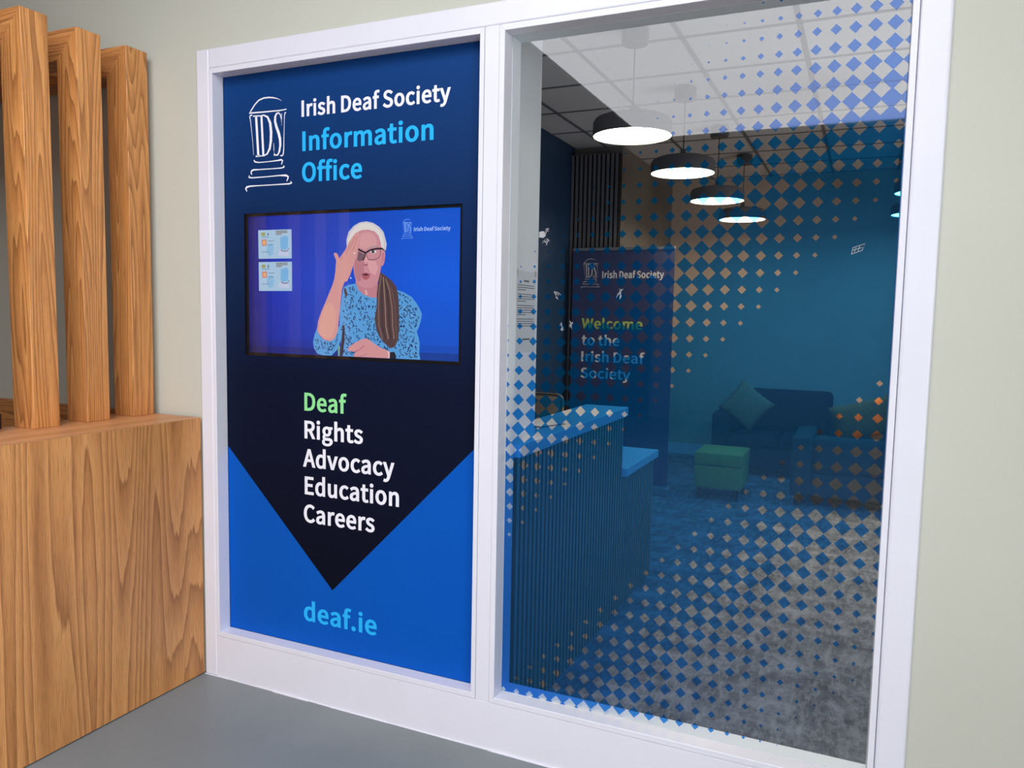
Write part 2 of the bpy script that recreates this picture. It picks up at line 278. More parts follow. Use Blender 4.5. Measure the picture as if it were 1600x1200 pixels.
LOGO = [[[0.1556,2.2632,0.0046],[0.1646,2.2746,0.0054],[0.1801,2.2913,0.0053],[0.1998,2.3059,0.0053],[0.2236,2.3118,0.0053],[0.2515,2.3117,0.0053],[0.2727,2.3081,0.0045],[0.2896,2.3039,0.0026],[0.3022,2.2985,0.0015],[0.3106,2.2928,0.0007]],[[0.1512,2.2616,0.0038],[0.1688,2.2614,0.0054],[0.2381,2.2598,0.0049],[0.3019,2.2587,0.0045],[0.3334,2.2604,0.0037]],[[0.1665,2.253,0.0046],[0.1577,2.2528,0.0054],[0.1546,2.2491,0.0046],[0.1586,2.2272,0.0035],[0.1634,2.1904,0.0023],[0.1681,2.1502,0.0019],[0.1714,2.1018,0.0012]],[[0.186,2.2447,0.0107],[0.195,2.0969,0.0107]],[[0.1708,2.2487,0.0046],[0.2012,2.2473,0.0046]],[[0.1819,2.0968,0.0054],[0.2081,2.0971,0.0054]],[[0.212,2.2457,0.0099],[0.2198,2.0986,0.0099]],[[0.2012,2.2467,0.0038],[0.2229,2.2481,0.0053],[0.2421,2.2399,0.0083],[0.2547,2.2159,0.0113],[0.2586,2.1829,0.0121],[0.2574,2.1503,0.0113],[0.2515,2.1212,0.0098],[0.2384,2.1023,0.0068],[0.2232,2.0967,0.0046],[0.2102,2.0963,0.0038]],[[0.3098,2.2033,0.0026],[0.3091,2.2244,0.0034],[0.3038,2.2427,0.0045],[0.2955,2.2509,0.0052],[0.2848,2.2476,0.0075],[0.2792,2.2367,0.009],[0.2782,2.2205,0.0105],[0.2844,2.2005,0.0112],[0.2947,2.1769,0.012],[0.3017,2.1535,0.0112],[0.3028,2.1306,0.0097],[0.2983,2.1081,0.0082],[0.2897,2.0949,0.006],[0.2791,2.0947,0.0045],[0.2728,2.1033,0.0034],[0.2717,2.123,0.0026],[0.271,2.1411,0.0015]],[[0.2726,2.0918,0.003],[0.2729,2.1131,0.003]],[[0.3098,2.2049,0.003],[0.3102,2.247,0.0022]],[[0.3312,2.2477,0.0052],[0.3261,2.2482,0.0044],[0.3235,2.2361,0.003],[0.3224,2.2039,0.0022],[0.3203,2.1554,0.003],[0.3191,2.1132,0.0041],[0.3164,2.0954,0.0052],[0.3109,2.0903,0.0052],[0.3024,2.0921,0.0045]],[[0.173,2.0834,0.0046],[0.1772,2.0765,0.0054],[0.1969,2.0726,0.0035],[0.2446,2.0729,0.003],[0.2874,2.0741,0.0045],[0.3065,2.0758,0.0067],[0.3137,2.0728,0.0052],[0.3076,2.0584,0.0037]],[[0.319,2.0538,0.0045],[0.3202,2.0479,0.0052],[0.3083,2.0453,0.0041],[0.2572,2.0451,0.0034],[0.2009,2.0458,0.0038],[0.1703,2.0462,0.0062],[0.1605,2.0425,0.007],[0.1578,2.0359,0.0054],[0.1621,2.028,0.0031]],[[0.1501,2.0263,0.0039],[0.1456,2.0199,0.0054],[0.161,2.0164,0.0047],[0.2353,2.0166,0.0034],[0.2996,2.0179,0.0041],[0.3292,2.0163,0.0075],[0.3397,2.0108,0.0067],[0.3375,2.0027,0.0052],[0.332,1.9948,0.003]],[[0.35,1.9932,0.0037],[0.3563,1.9877,0.006],[0.3458,1.9843,0.0052],[0.278,1.9845,0.0034],[0.1914,1.985,0.0035],[0.1518,1.985,0.0054],[0.1349,1.9818,0.0078],[0.1303,1.977,0.007],[0.136,1.9656,0.0031]]]
lx0 = min(q[0] for s_ in LOGO for q in s_); lx1 = max(q[0] for s_ in LOGO for q in s_)
lz0 = min(q[1] for s_ in LOGO for q in s_); lz1 = max(q[1] for s_ in LOGO for q in s_)
def logo(fl, X0, X1, Z0, Z1, y, col=(1, 1, 1), wk=1.0):
    sx = (X1-X0)/(lx1-lx0); sz = (Z1-Z0)/(lz1-lz0)
    for s_ in LOGO:
        fl.stroke([(X0+(x-lx0)*sx, Z0+(z-lz0)*sz, w_*(sx+sz)/2*wk) for x, z, w_ in s_], y, col)

# ---------------------------------------------------------------- materials
M = {}
M['wall'] = paint('sage_cream_wall', (195, 195, 182), .75, (191, 191, 178), 1.2, .15, 350)
M['dark'] = paint('dark_lobby_lining', (44, 44, 46), .8)
M['pale'] = paint('added_pale_lobby_wall', (136, 133, 130), .8)
M['floor'] = None
def floor_mat():
    m, nt, b = tree('grey_painted_floor')
    base = ramp(nt, noise(nt, 2.2, 5), [(.3, lin(FLOORC[0])), (.7, lin(FLOORC[1]))])
    sp = ramp(nt, noise(nt, 90, 3, rough=.8), [(.63, (0, 0, 0)), (.70, (.8, .8, .8))])
    scr = ramp(nt, noise(nt, 1, 4, mapping=(60, 9, 1), rough=.75, dist=.6), [(.64, (0, 0, 0)), (.72, (.5, .5, .5))])
    c1 = mixc(nt, sp, base, lin((140, 146, 144))); c2 = mixc(nt, scr, c1, lin((132, 138, 137)))
    nt.links.new(c2, b.inputs['Base Color']); b.inputs['Roughness'].default_value = .42
    bn = nt.nodes.new('ShaderNodeBump'); bn.inputs['Strength'].default_value = .08; bn.inputs['Distance'].default_value = .004
    nt.links.new(noise(nt, 14, 4), bn.inputs['Height']); nt.links.new(bn.outputs[0], b.inputs['Normal'])
    return m
FLOORC = ((114, 121, 123), (123, 130, 132))
M['floor'] = floor_mat()
M['frame'] = paint('white_gloss_paint', (224, 223, 232), .35, (221, 220, 229), 4, .05, 120)
M['lining'] = paint('office_white_paint', (232, 236, 242), .5)
M['oak_v'] = wood('oak_veneer_upright', 2, wide=4.2, k=24)
M['oak_p'] = wood('oak_post', 2, (226, 164, 100), (204, 138, 78), (132, 76, 34), k=20, wide=9)
M['oak_x'] = wood('oak_beam', 0, (214, 152, 92), (192, 128, 74), (126, 74, 36), k=18, wide=9)
M['oak_y'] = wood('oak_ledge', 1, (220, 162, 112), (210, 150, 102), (184, 124, 78), k=9, wide=4)
M['navy_wall'] = paint('navy_wall_paint', (24, 58, 92), .6)
M['back_wall'] = paint('office_back_wall_paint', (212, 188, 168), .7)
M['tile'] = paint('white_ceiling_tile', (222, 222, 224), .85, (216, 216, 219), 30)
M['grid'] = paint('ceiling_grid_metal', (120, 122, 130), .5)  # grey of the bars stands in for the shadow lines between tiles
def carpet():
    m, nt, b = tree('mottled_grey_carpet')
    a = ramp(nt, noise(nt, 5.5, 10, rough=.72), [(.36, lin((60, 65, 74))), (.5, lin((92, 98, 108))), (.66, lin((142, 148, 156)))])
    s_ = ramp(nt, noise(nt, 1, 8, mapping=(26, 7, 1), rough=.8), [(.46, (0, 0, 0)), (.62, (.75, .75, .75))])
    nt.links.new(mixc(nt, s_, a, lin((150, 154, 158))), b.inputs['Base Color']); b.inputs['Roughness'].default_value = .95
    return m
M['carpet'] = carpet()
M['slab'] = paint('white_desk_top', (232, 228, 228), .35)
M['slat'] = paint('oak_grey_slat', (168, 150, 132), .6, (146, 130, 114), 1, mapping=(60, 60, 3))
M['felt'] = paint('black_felt_backing', (16, 16, 19), .95)
M['slat_dark'] = paint('dark_slat', (112, 110, 114), .6, (98, 97, 102), 1, mapping=(60, 60, 3))
M['metal'] = paint('brushed_aluminium', (190, 192, 196), .35, metal=.9)
M['black'] = paint('black_plastic', (18, 18, 20), .3)
M['shade'] = paint('dark_grey_lamp_shade', (92, 90, 94), .5)  # grey raised to carry the reflected haze in front of the shades
M['canopy'] = paint('grey_lamp_canopy', (84, 84, 90), .5)
M['bulb'] = emit('lamp_diffuser_light', (1.0, .86, .66), LAMP)
M['navy_fab'] = paint('navy_sofa_fabric', (26, 34, 62), .9, (20, 27, 52), 40)
M['char_fab'] = paint('charcoal_fabric', (74, 72, 72), .9, (64, 62, 62), 40)
M['green_fab'] = paint('olive_green_fabric', (204, 166, 78), .9, (192, 156, 70), 40)
M['orange_fab'] = paint('burnt_orange_fabric', (206, 120, 62), .9, (190, 106, 52), 40)
M['taupe_fab'] = paint('taupe_fabric', (186, 140, 104), .9, (170, 126, 92), 40)
M['paper'] = paint('white_paper', (214, 218, 224), .6)
M['ink'] = paint('grey_print_ink', (88, 92, 104), .7)
M['chair'] = paint('taupe_leather', (132, 118, 106), .6)
M['tape'] = paint('silvery_tape', (190, 190, 194), .3, metal=.3)
M['white_ink'] = paint('white_vinyl', (236, 236, 244), .6, spec=.12)
M['sky_ink'] = paint('sky_blue_vinyl', (40, 178, 244), .6, spec=.12)
M['green_ink'] = paint('green_vinyl', (142, 222, 148), .6, spec=.12)
M['blue_ink'] = paint('royal_blue_vinyl', (0, 83, 178), .6, (0, 81, 176), spec=.12)
def navy_grad():
    m, nt, b = tree('navy_fade_vinyl')
    tc = nt.nodes.new('ShaderNodeTexCoord'); sx = nt.nodes.new('ShaderNodeSeparateXYZ'); nt.links.new(tc.outputs['Object'], sx.inputs[0])
    f = E(nt, sx.outputs[2]).op('DIVIDE', 2.5)
    nt.links.new(ramp(nt, f.k, [(.2, lin((2, 7, 26))), (.5, lin((4, 15, 42))), (.72, lin((8, 35, 74))), (.95, lin((10, 58, 118)))]), b.inputs['Base Color'])
    b.inputs['Roughness'].default_value = .6; b.inputs['Specular IOR Level'].default_value = .12; return m
M['navy_ink'] = navy_grad()

def schlick(nt, f0):
    g = nt.nodes.new('ShaderNodeNewGeometry'); d = nt.nodes.new('ShaderNodeVectorMath'); d.operation = 'DOT_PRODUCT'
    nt.links.new(g.outputs['Normal'], d.inputs[0]); nt.links.new(g.outputs['Incoming'], d.inputs[1])
    c = E(nt, d.outputs['Value']).op('ABSOLUTE')
    return ((c*-1)+1).op('POWER', 5.0)*(1-f0)+f0
def glass_mat(f0=.075):
    m = bpy.data.materials.new('window_glass'); m.use_nodes = True; nt = m.node_tree; nt.nodes.clear()
    out = nt.nodes.new('ShaderNodeOutputMaterial'); mx = nt.nodes.new('ShaderNodeMixShader')
    tr = nt.nodes.new('ShaderNodeBsdfTransparent'); tr.inputs[0].default_value = (.93, .96, .95, 1)
    gl = nt.nodes.new('ShaderNodeBsdfGlossy'); gl.inputs['Roughness'].default_value = 0.0
    nt.links.new(schlick(nt, f0).k, mx.inputs[0]); nt.links.new(tr.outputs[0], mx.inputs[1]); nt.links.new(gl.outputs[0], mx.inputs[2])
    nt.links.new(mx.outputs[0], out.inputs[0]); return m
M['glass'] = glass_mat(); M['glass_thin'] = glass_mat(.035)
FILM_T = (.035, .34, .92); FILM_D = (.002, .20, .42); FILM_DW = .09
def film_mat():
    m = bpy.data.materials.new('blue_diamond_film'); m.use_nodes = True; nt = m.node_tree; nt.nodes.clear()
    tc = nt.nodes.new('ShaderNodeTexCoord'); sp = nt.nodes.new('ShaderNodeSeparateXYZ'); nt.links.new(tc.outputs['Object'], sp.inputs[0])
    x = E(nt, sp.outputs[0]); z = E(nt, sp.outputs[2])
    def half(xa, za, P, sgn, s0, tmax):
        u = (x-xa)*(1/P); v = (z-za)*(1/P)
        iu = (u+.5).op('FLOOR'); iv = (v+.5).op('FLOOR')
        dc = (u-iu).op('ABSOLUTE')+(v-iv).op('ABSOLUTE')
        fu = u.op('FLOOR'); fv = v.op('FLOOR')
        db = (u-fu-.5).op('ABSOLUTE')+(v-fv-.5).op('ABSOLUTE')
        tb = ((fu-fv)*P+(xa-za-s0))*sgn; tcl = ((iu-iv)*P+(xa-za-s0))*sgn
        rb = (tb*.78+.5).mn(.5)
        rcp = tcl*-1.06+.5; rcn = tcl*-.8+.56
        neg = tcl.lt(0.0)
        rc = rcn*neg+rcp*((neg*-1)+1)
        rc = rc-tcl.gt(tmax)*5
        inb = db.lt(rb); outc = dc.gt(rc)
        return inb.mx(outc)
    a = half(1.284, .753, .04926, 1, .2, .35); b = half(1.273, .200, .04924, -1, 1.372, .312)
    top = (x-z).lt(.8)
    blue = a*top+b*((top*-1)+1)
    out = nt.nodes.new('ShaderNodeOutputMaterial')
    clear = nt.nodes.new('ShaderNodeBsdfTransparent')
    tr = nt.nodes.new('ShaderNodeBsdfTransparent'); tr.inputs[0].default_value = (*FILM_T, 1)
    df = nt.nodes.new('ShaderNodeBsdfDiffuse'); df.inputs[0].default_value = (*FILM_D, 1)
    m1 = nt.nodes.new('ShaderNodeMixShader'); m1.inputs[0].default_value = FILM_DW; nt.links.new(tr.outputs[0], m1.inputs[1]); nt.links.new(df.outputs[0], m1.inputs[2])
    gl = nt.nodes.new('ShaderNodeBsdfGlossy'); gl.inputs['Roughness'].default_value = .03
    m2 = nt.nodes.new('ShaderNodeMixShader'); nt.links.new(schlick(nt, .035).k, m2.inputs[0]); nt.links.new(m1.outputs[0], m2.inputs[1]); nt.links.new(gl.outputs[0], m2.inputs[2])
    m3 = nt.nodes.new('ShaderNodeMixShader'); nt.links.new(blue.k, m3.inputs[0]); nt.links.new(clear.outputs[0], m3.inputs[1]); nt.links.new(m2.outputs[0], m3.inputs[2])
    nt.links.new(m3.outputs[0], out.inputs[0]); return m
M['film'] = film_mat()
def screen_mat():
    m, nt, b = tree('lit_screen_picture')
    at = nt.nodes.new('ShaderNodeAttribute'); at.attribute_name = 'ink'
    nt.links.new(at.outputs['Color'], b.inputs['Emission Color']); b.inputs['Emission Strength'].default_value = SCREEN
    b.inputs['Base Color'].default_value = (.01, .01, .012, 1); b.inputs['Roughness'].default_value = .25; return m
SCREEN = .78
M['screen'] = screen_mat()

# ---------------------------------------------------------------- lobby shell
FX0, FX1 = -.060, 2.525   # outer edges of the white window frame
ZT = 2.503
def structure(name, boxes, mat, bev=0):
    bm = bmesh.new()
    for b in boxes: bm_box(bm, *b, bev)
    return tag(mesh_from_bm(name, bm, mat), kind='structure')
WY0, WY1 = .012, .125
structure('wall_front', [(-4.2, FX0+.012, WY0, WY1, 0, ZC), (FX1-.012, GX+.1, WY0, WY1, 0, ZC), (FX0+.012, FX1-.012, WY0, WY1, ZT-.012, ZC)], M['wall'])
structure('floor', [(-4.2, GX+.1, -9.2, .10, -.12, 0)], M['floor'])
structure('wall_left', [(-4.3, -4.2, -9.2, WY1, 0, ZC)], M['dark'])
structure('wall_right', [(GX, GX+.1, -9.2, GW[0], 0, ZC), (GX, GX+.1, GW[1], WY0, 0, ZC), (GX, GX+.1, GW[0], GW[1], 0, GW[2]), (GX, GX+.1, GW[0], GW[1], GW[3], ZC)], M['wall'])
w4 = thing('added_lobby_window', (GX+.05, -4.7, GW[2]), kind='structure')  # unseen window, added to light the lobby from the side
for k_ in range(6):
    yk = GW[0]+(GW[1]-GW[0]-.06)*k_/5; box('mullion', GX+.02, GX+.08, yk, yk+.06, GW[2], GW[3], M['dark'], w4)
structure('wall_back', [(-4.3, -.6, -9.3, -9.2, 0, ZC)], M['dark'])
structure('wall_back', [(-.6, GX+.1, -9.3, -9.2, 0, ZC)], M['pale'])  # unseen section, added pale so the right glass reflects a faint haze
structure('ceiling', [(-4.3, SKX0, -9.3, WY1, ZC, ZC+.02), (SKX1, GX+.1, -9.3, WY1, ZC, ZC+.02), (SKX0, SKX1, SKY1, WY1, ZC, ZC+.02), (SKX0, SKX1, -9.3, SKY0, ZC, ZC+.02)], M['dark'])

# white frame around both windows
tr1 = thing('trim_1', (FX0, 0, 0), kind='structure')
B = .004
box('stile', FX0, .003, 0, .118, 0, ZT, M['frame'], tr1, .006, 3)
box('stile', 2.4477, FX1, 0, .118, 0, ZT, M['frame'], tr1, .009, 3)
box('head_rail', .0032, 2.4475, .0004, .118, 2.4292, ZT, M['frame'], tr1, .005, 2)
box('bottom_rail', .0032, 2.4475, .0004, .118, 0, .1725, M['frame'], tr1, .0025, 2)
box('mullion', 1.1934, 1.2447, .0002, .118, .173, 2.4290, M['frame'], tr1, .0012, 1)
# caulk bead of paint along the floor
bm = bmesh.new(); xx = FX0
while xx < FX1:
    L_ = random.uniform(.04, .16); h_ = random.uniform(.001, .0045); bm_box(bm, xx, min(xx+L_, FX1), -random.uniform(.002, .006), .001, 0, h_); xx += L_
mesh_from_bm('paint_edge', bm, M['frame'], tr1)

def window(name, x0, x1, z0, z1, bead):
    """beads: bead = width of the raised glazing bead, glass opening x0..x1, z0..z1"""
    t = thing(name, ((x0+x1)/2, .06, z0), kind='structure')
    a0, a1, c0, c1 = x0-bead[0], x1+bead[1], z0-bead[2], z1+bead[3]
    g = .0012; yb = -.0015; ye = .0565
    prism('glazing_bead', [(a0+g, c0+g), (x0, z0), (x0, z1), (a0+g, c1-g)], 'y', yb, ye, M['frame'], t, .0012)
    prism('glazing_bead', [(a1-g, c0+g), (x1, z0), (x1, z1), (a1-g, c1-g)], 'y', yb, ye, M['frame'], t, .0012)
    prism('glazing_bead', [(a0+g, c0+g), (a1-g, c0+g), (x1, z0), (x0, z0)], 'y', yb, ye, M['frame'], t, .0012)
    prism('glazing_bead', [(a0+g, c1-g), (a1-g, c1-g), (x1, z1), (x0, z1)], 'y', yb, ye, M['frame'], t, .0012)
    return t
ZG0, ZG1 = .1937, 2.4082
w1 = window('window_1', .0222, 1.1757, ZG0, ZG1, (.0192, .0175, .0212, .021))
w2 = window('window_2', 1.2652, 2.4297, ZG0, ZG1, (.0205, .018, .0212, .021))
def pane(x0, x1, y, z0, z1, name, mat, parent):
    me = bpy.data.meshes.new(name); me.from_pydata([(x0, y, z0), (x1, y, z0), (x1, y, z1), (x0, y, z1)], [], [(0, 1, 2, 3)])
    me.materials.append(mat); return put(bpy.data.objects.new(name, me), parent)
pane(.0222, 1.1757, .0588, ZG0, ZG1, 'pane', M['glass_thin'], w1)
pane(1.2652, 2.4297, .0625, ZG0, ZG1, 'pane', M['glass'], w2)
# inner glazing stops and lining behind the glass
for b in ((1.2455, 1.2652, ZG0-.015, ZG1+.02), (2.4297, 2.447, ZG0-.015, ZG1+.02)):
    box('inner_stop', b[0], b[1], .064, .1275, b[2], b[3], M['lining'], w2)
box('inner_sill', 1.2652, 2.4297, .064, .1275, ZG0-.03, ZG0-.001, M['lining'], w2)
box('inner_head', 1.2652, 2.4297, .064, .1275, ZG1+.001, ZG1+.03, M['lining'], w2)

# ---------------------------------------------------------------- left window: printed vinyl and television
TV = (.120, 1.0883, 1.3272, 1.8796)
sg = thing('window_graphic', (.6, .058, ZG0), 'dark navy and royal blue printed window graphic filling the left window', 'sign')
f = Flat(); y = .0580
xa, xb, za, zb = .0222, 1.1757, ZG0, ZG1
tipx, tipz = .5418, .4332
vl = tipz+(tipx-xa); vr = tipz+(xb-tipx)
f.tri([(tipx, tipz), (xb, vr), (xb, TV[2]), (xa, TV[2]), (xa, vl)], [(0, 1, 2), (0, 2, 3), (0, 3, 4)], y)
f.tri([(xa, TV[2]), (TV[0], TV[2]), (TV[0], TV[3]), (xa, TV[3])], [(0, 1, 2), (0, 2, 3)], y)
f.tri([(TV[1], TV[2]), (xb, TV[2]), (xb, TV[3]), (TV[1], TV[3])], [(0, 1, 2), (0, 2, 3)], y)
f.tri([(xa, TV[3]), (xb, TV[3]), (xb, zb), (xa, zb)], [(0, 1, 2), (0, 2, 3)], y)
f.build('navy_field', M['navy_ink'], sg)
f = Flat(); f.tri([(xa, za), (xb, za), (xb, vr), (tipx, tipz), (xa, vl)], [(0, 1, 3), (1, 2, 3), (0, 3, 4)], y); f.build('blue_field', M['blue_ink'], sg)
for s_, x0, x1, zb_, cap, mt in (('Irish Deaf Society', .404, 1.037, 2.228, .057, 'white_ink'), ('Information', .407, .972, 2.103, .069, 'sky_ink'), ('Office', .405, .676, 1.989, .069, 'sky_ink'),
        ('Deaf', .411, .608, 1.126, .067, 'green_ink'), ('Rights', .411, .682, 1.018, .067, 'white_ink'), ('Advocacy', .404, .820, .907, .068, 'white_ink'),
        ('Education', .411, .841, .799, .068, 'white_ink'), ('Careers', .406, .735, .689, .068, 'white_ink'), ('deaf.ie', .404, .746, .294, .0735, 'sky_ink')):
    f = Flat(); text(f, s_, x0, x1, zb_, cap, .0576); f.build('lettering', M[mt], sg)
f = Flat()
for s_ in LOGO: f.stroke([tuple(q) for q in s_], .0576)
f.build('emblem', M['white_ink'], sg)
tv = thing('television', (.6, .09, TV[2]), 'wide black television showing a signing presenter on a blue background', 'television')
a0, a1, c0, c1 = .1308, 1.0768, 1.3385, 1.8690
bm = bmesh.new()
e = .006
for b in ((TV[0]-e, TV[1]+e, .0640, .0700, c1, TV[3]+e), (TV[0]-e, TV[1]+e, .0640, .0700, TV[2]-e, c0), (TV[0]-e, a0, .0640, .0700, c0, c1), (a1, TV[1]+e, .0640, .0700, c0, c1)): bm_box(bm, *b)
mesh_from_bm('bezel', bm, M['black'], tv)
box('housing', TV[0]-e, TV[1]+e, .0702, .118, TV[2]-e, TV[3]+e, M['black'], tv)
f = Flat(); yy = .0690
NX, NZ = 16, 10
def bgc(u, v):
    a = mixt(lin((0, 30, 172)), lin((0, 90, 226)), min(1, u*1.15)); d = max(0, 1-abs(v-.55)*1.5)
    e_ = min(1, .35+u*5)*min(1, .4+v*6)
    return tuple(c*e_*(.72+.3*d) for c in a)
for i in range(NX*2):
    for j in range(NZ*2):
        u0, u1, v0, v1 = i/NX/2, (i+1)/NX/2, j/NZ/2, (j+1)/NZ/2
        f.tri([(a0+(a1-a0)*u0, c0+(c1-c0)*v0), (a0+(a1-a0)*u1, c0+(c1-c0)*v0), (a0+(a1-a0)*u1, c0+(c1-c0)*v1), (a0+(a1-a0)*u0, c0+(c1-c0)*v1)], [(0, 1, 2), (0, 2, 3)], yy, bgc((u0+u1)/2, (v0+v1)/2))
scr = f.build('screen', M['screen'], tv, attr=True)
f = Flat(); DR = [[[0.587,1.5959],[0.6137,1.6057],[0.6434,1.6095],[0.6533,1.5879],[0.6763,1.5691],[0.7055,1.5595],[0.7378,1.5576],[0.7409,1.5748],[0.8231,1.5857],[0.8512,1.5779],[0.8822,1.5623],[0.9039,1.5389],[0.9163,1.5208],[0.9256,1.5026],[0.9228,1.4816],[0.9139,1.4552],[0.9048,1.4392],[0.913,1.4183],[0.9175,1.3974],[0.916,1.3604],[0.9211,1.3368],[0.8655,1.3372],[0.5734,1.3339],[0.5768,1.3757],[0.5735,1.4033],[0.5701,1.4584],[0.5702,1.508],[0.5769,1.5411],[0.5816,1.5685]],[[0.4673,1.4451],[0.4533,1.4167],[0.4462,1.3883],[0.4496,1.3659],[0.4669,1.3439],[0.4912,1.3364],[0.5326,1.3396],[0.5599,1.364],[0.5734,1.3977],[0.5789,1.4421],[0.5667,1.4529],[0.5463,1.408],[0.519,1.3933],[0.4949,1.3982],[0.4742,1.4144]]]
k = 1
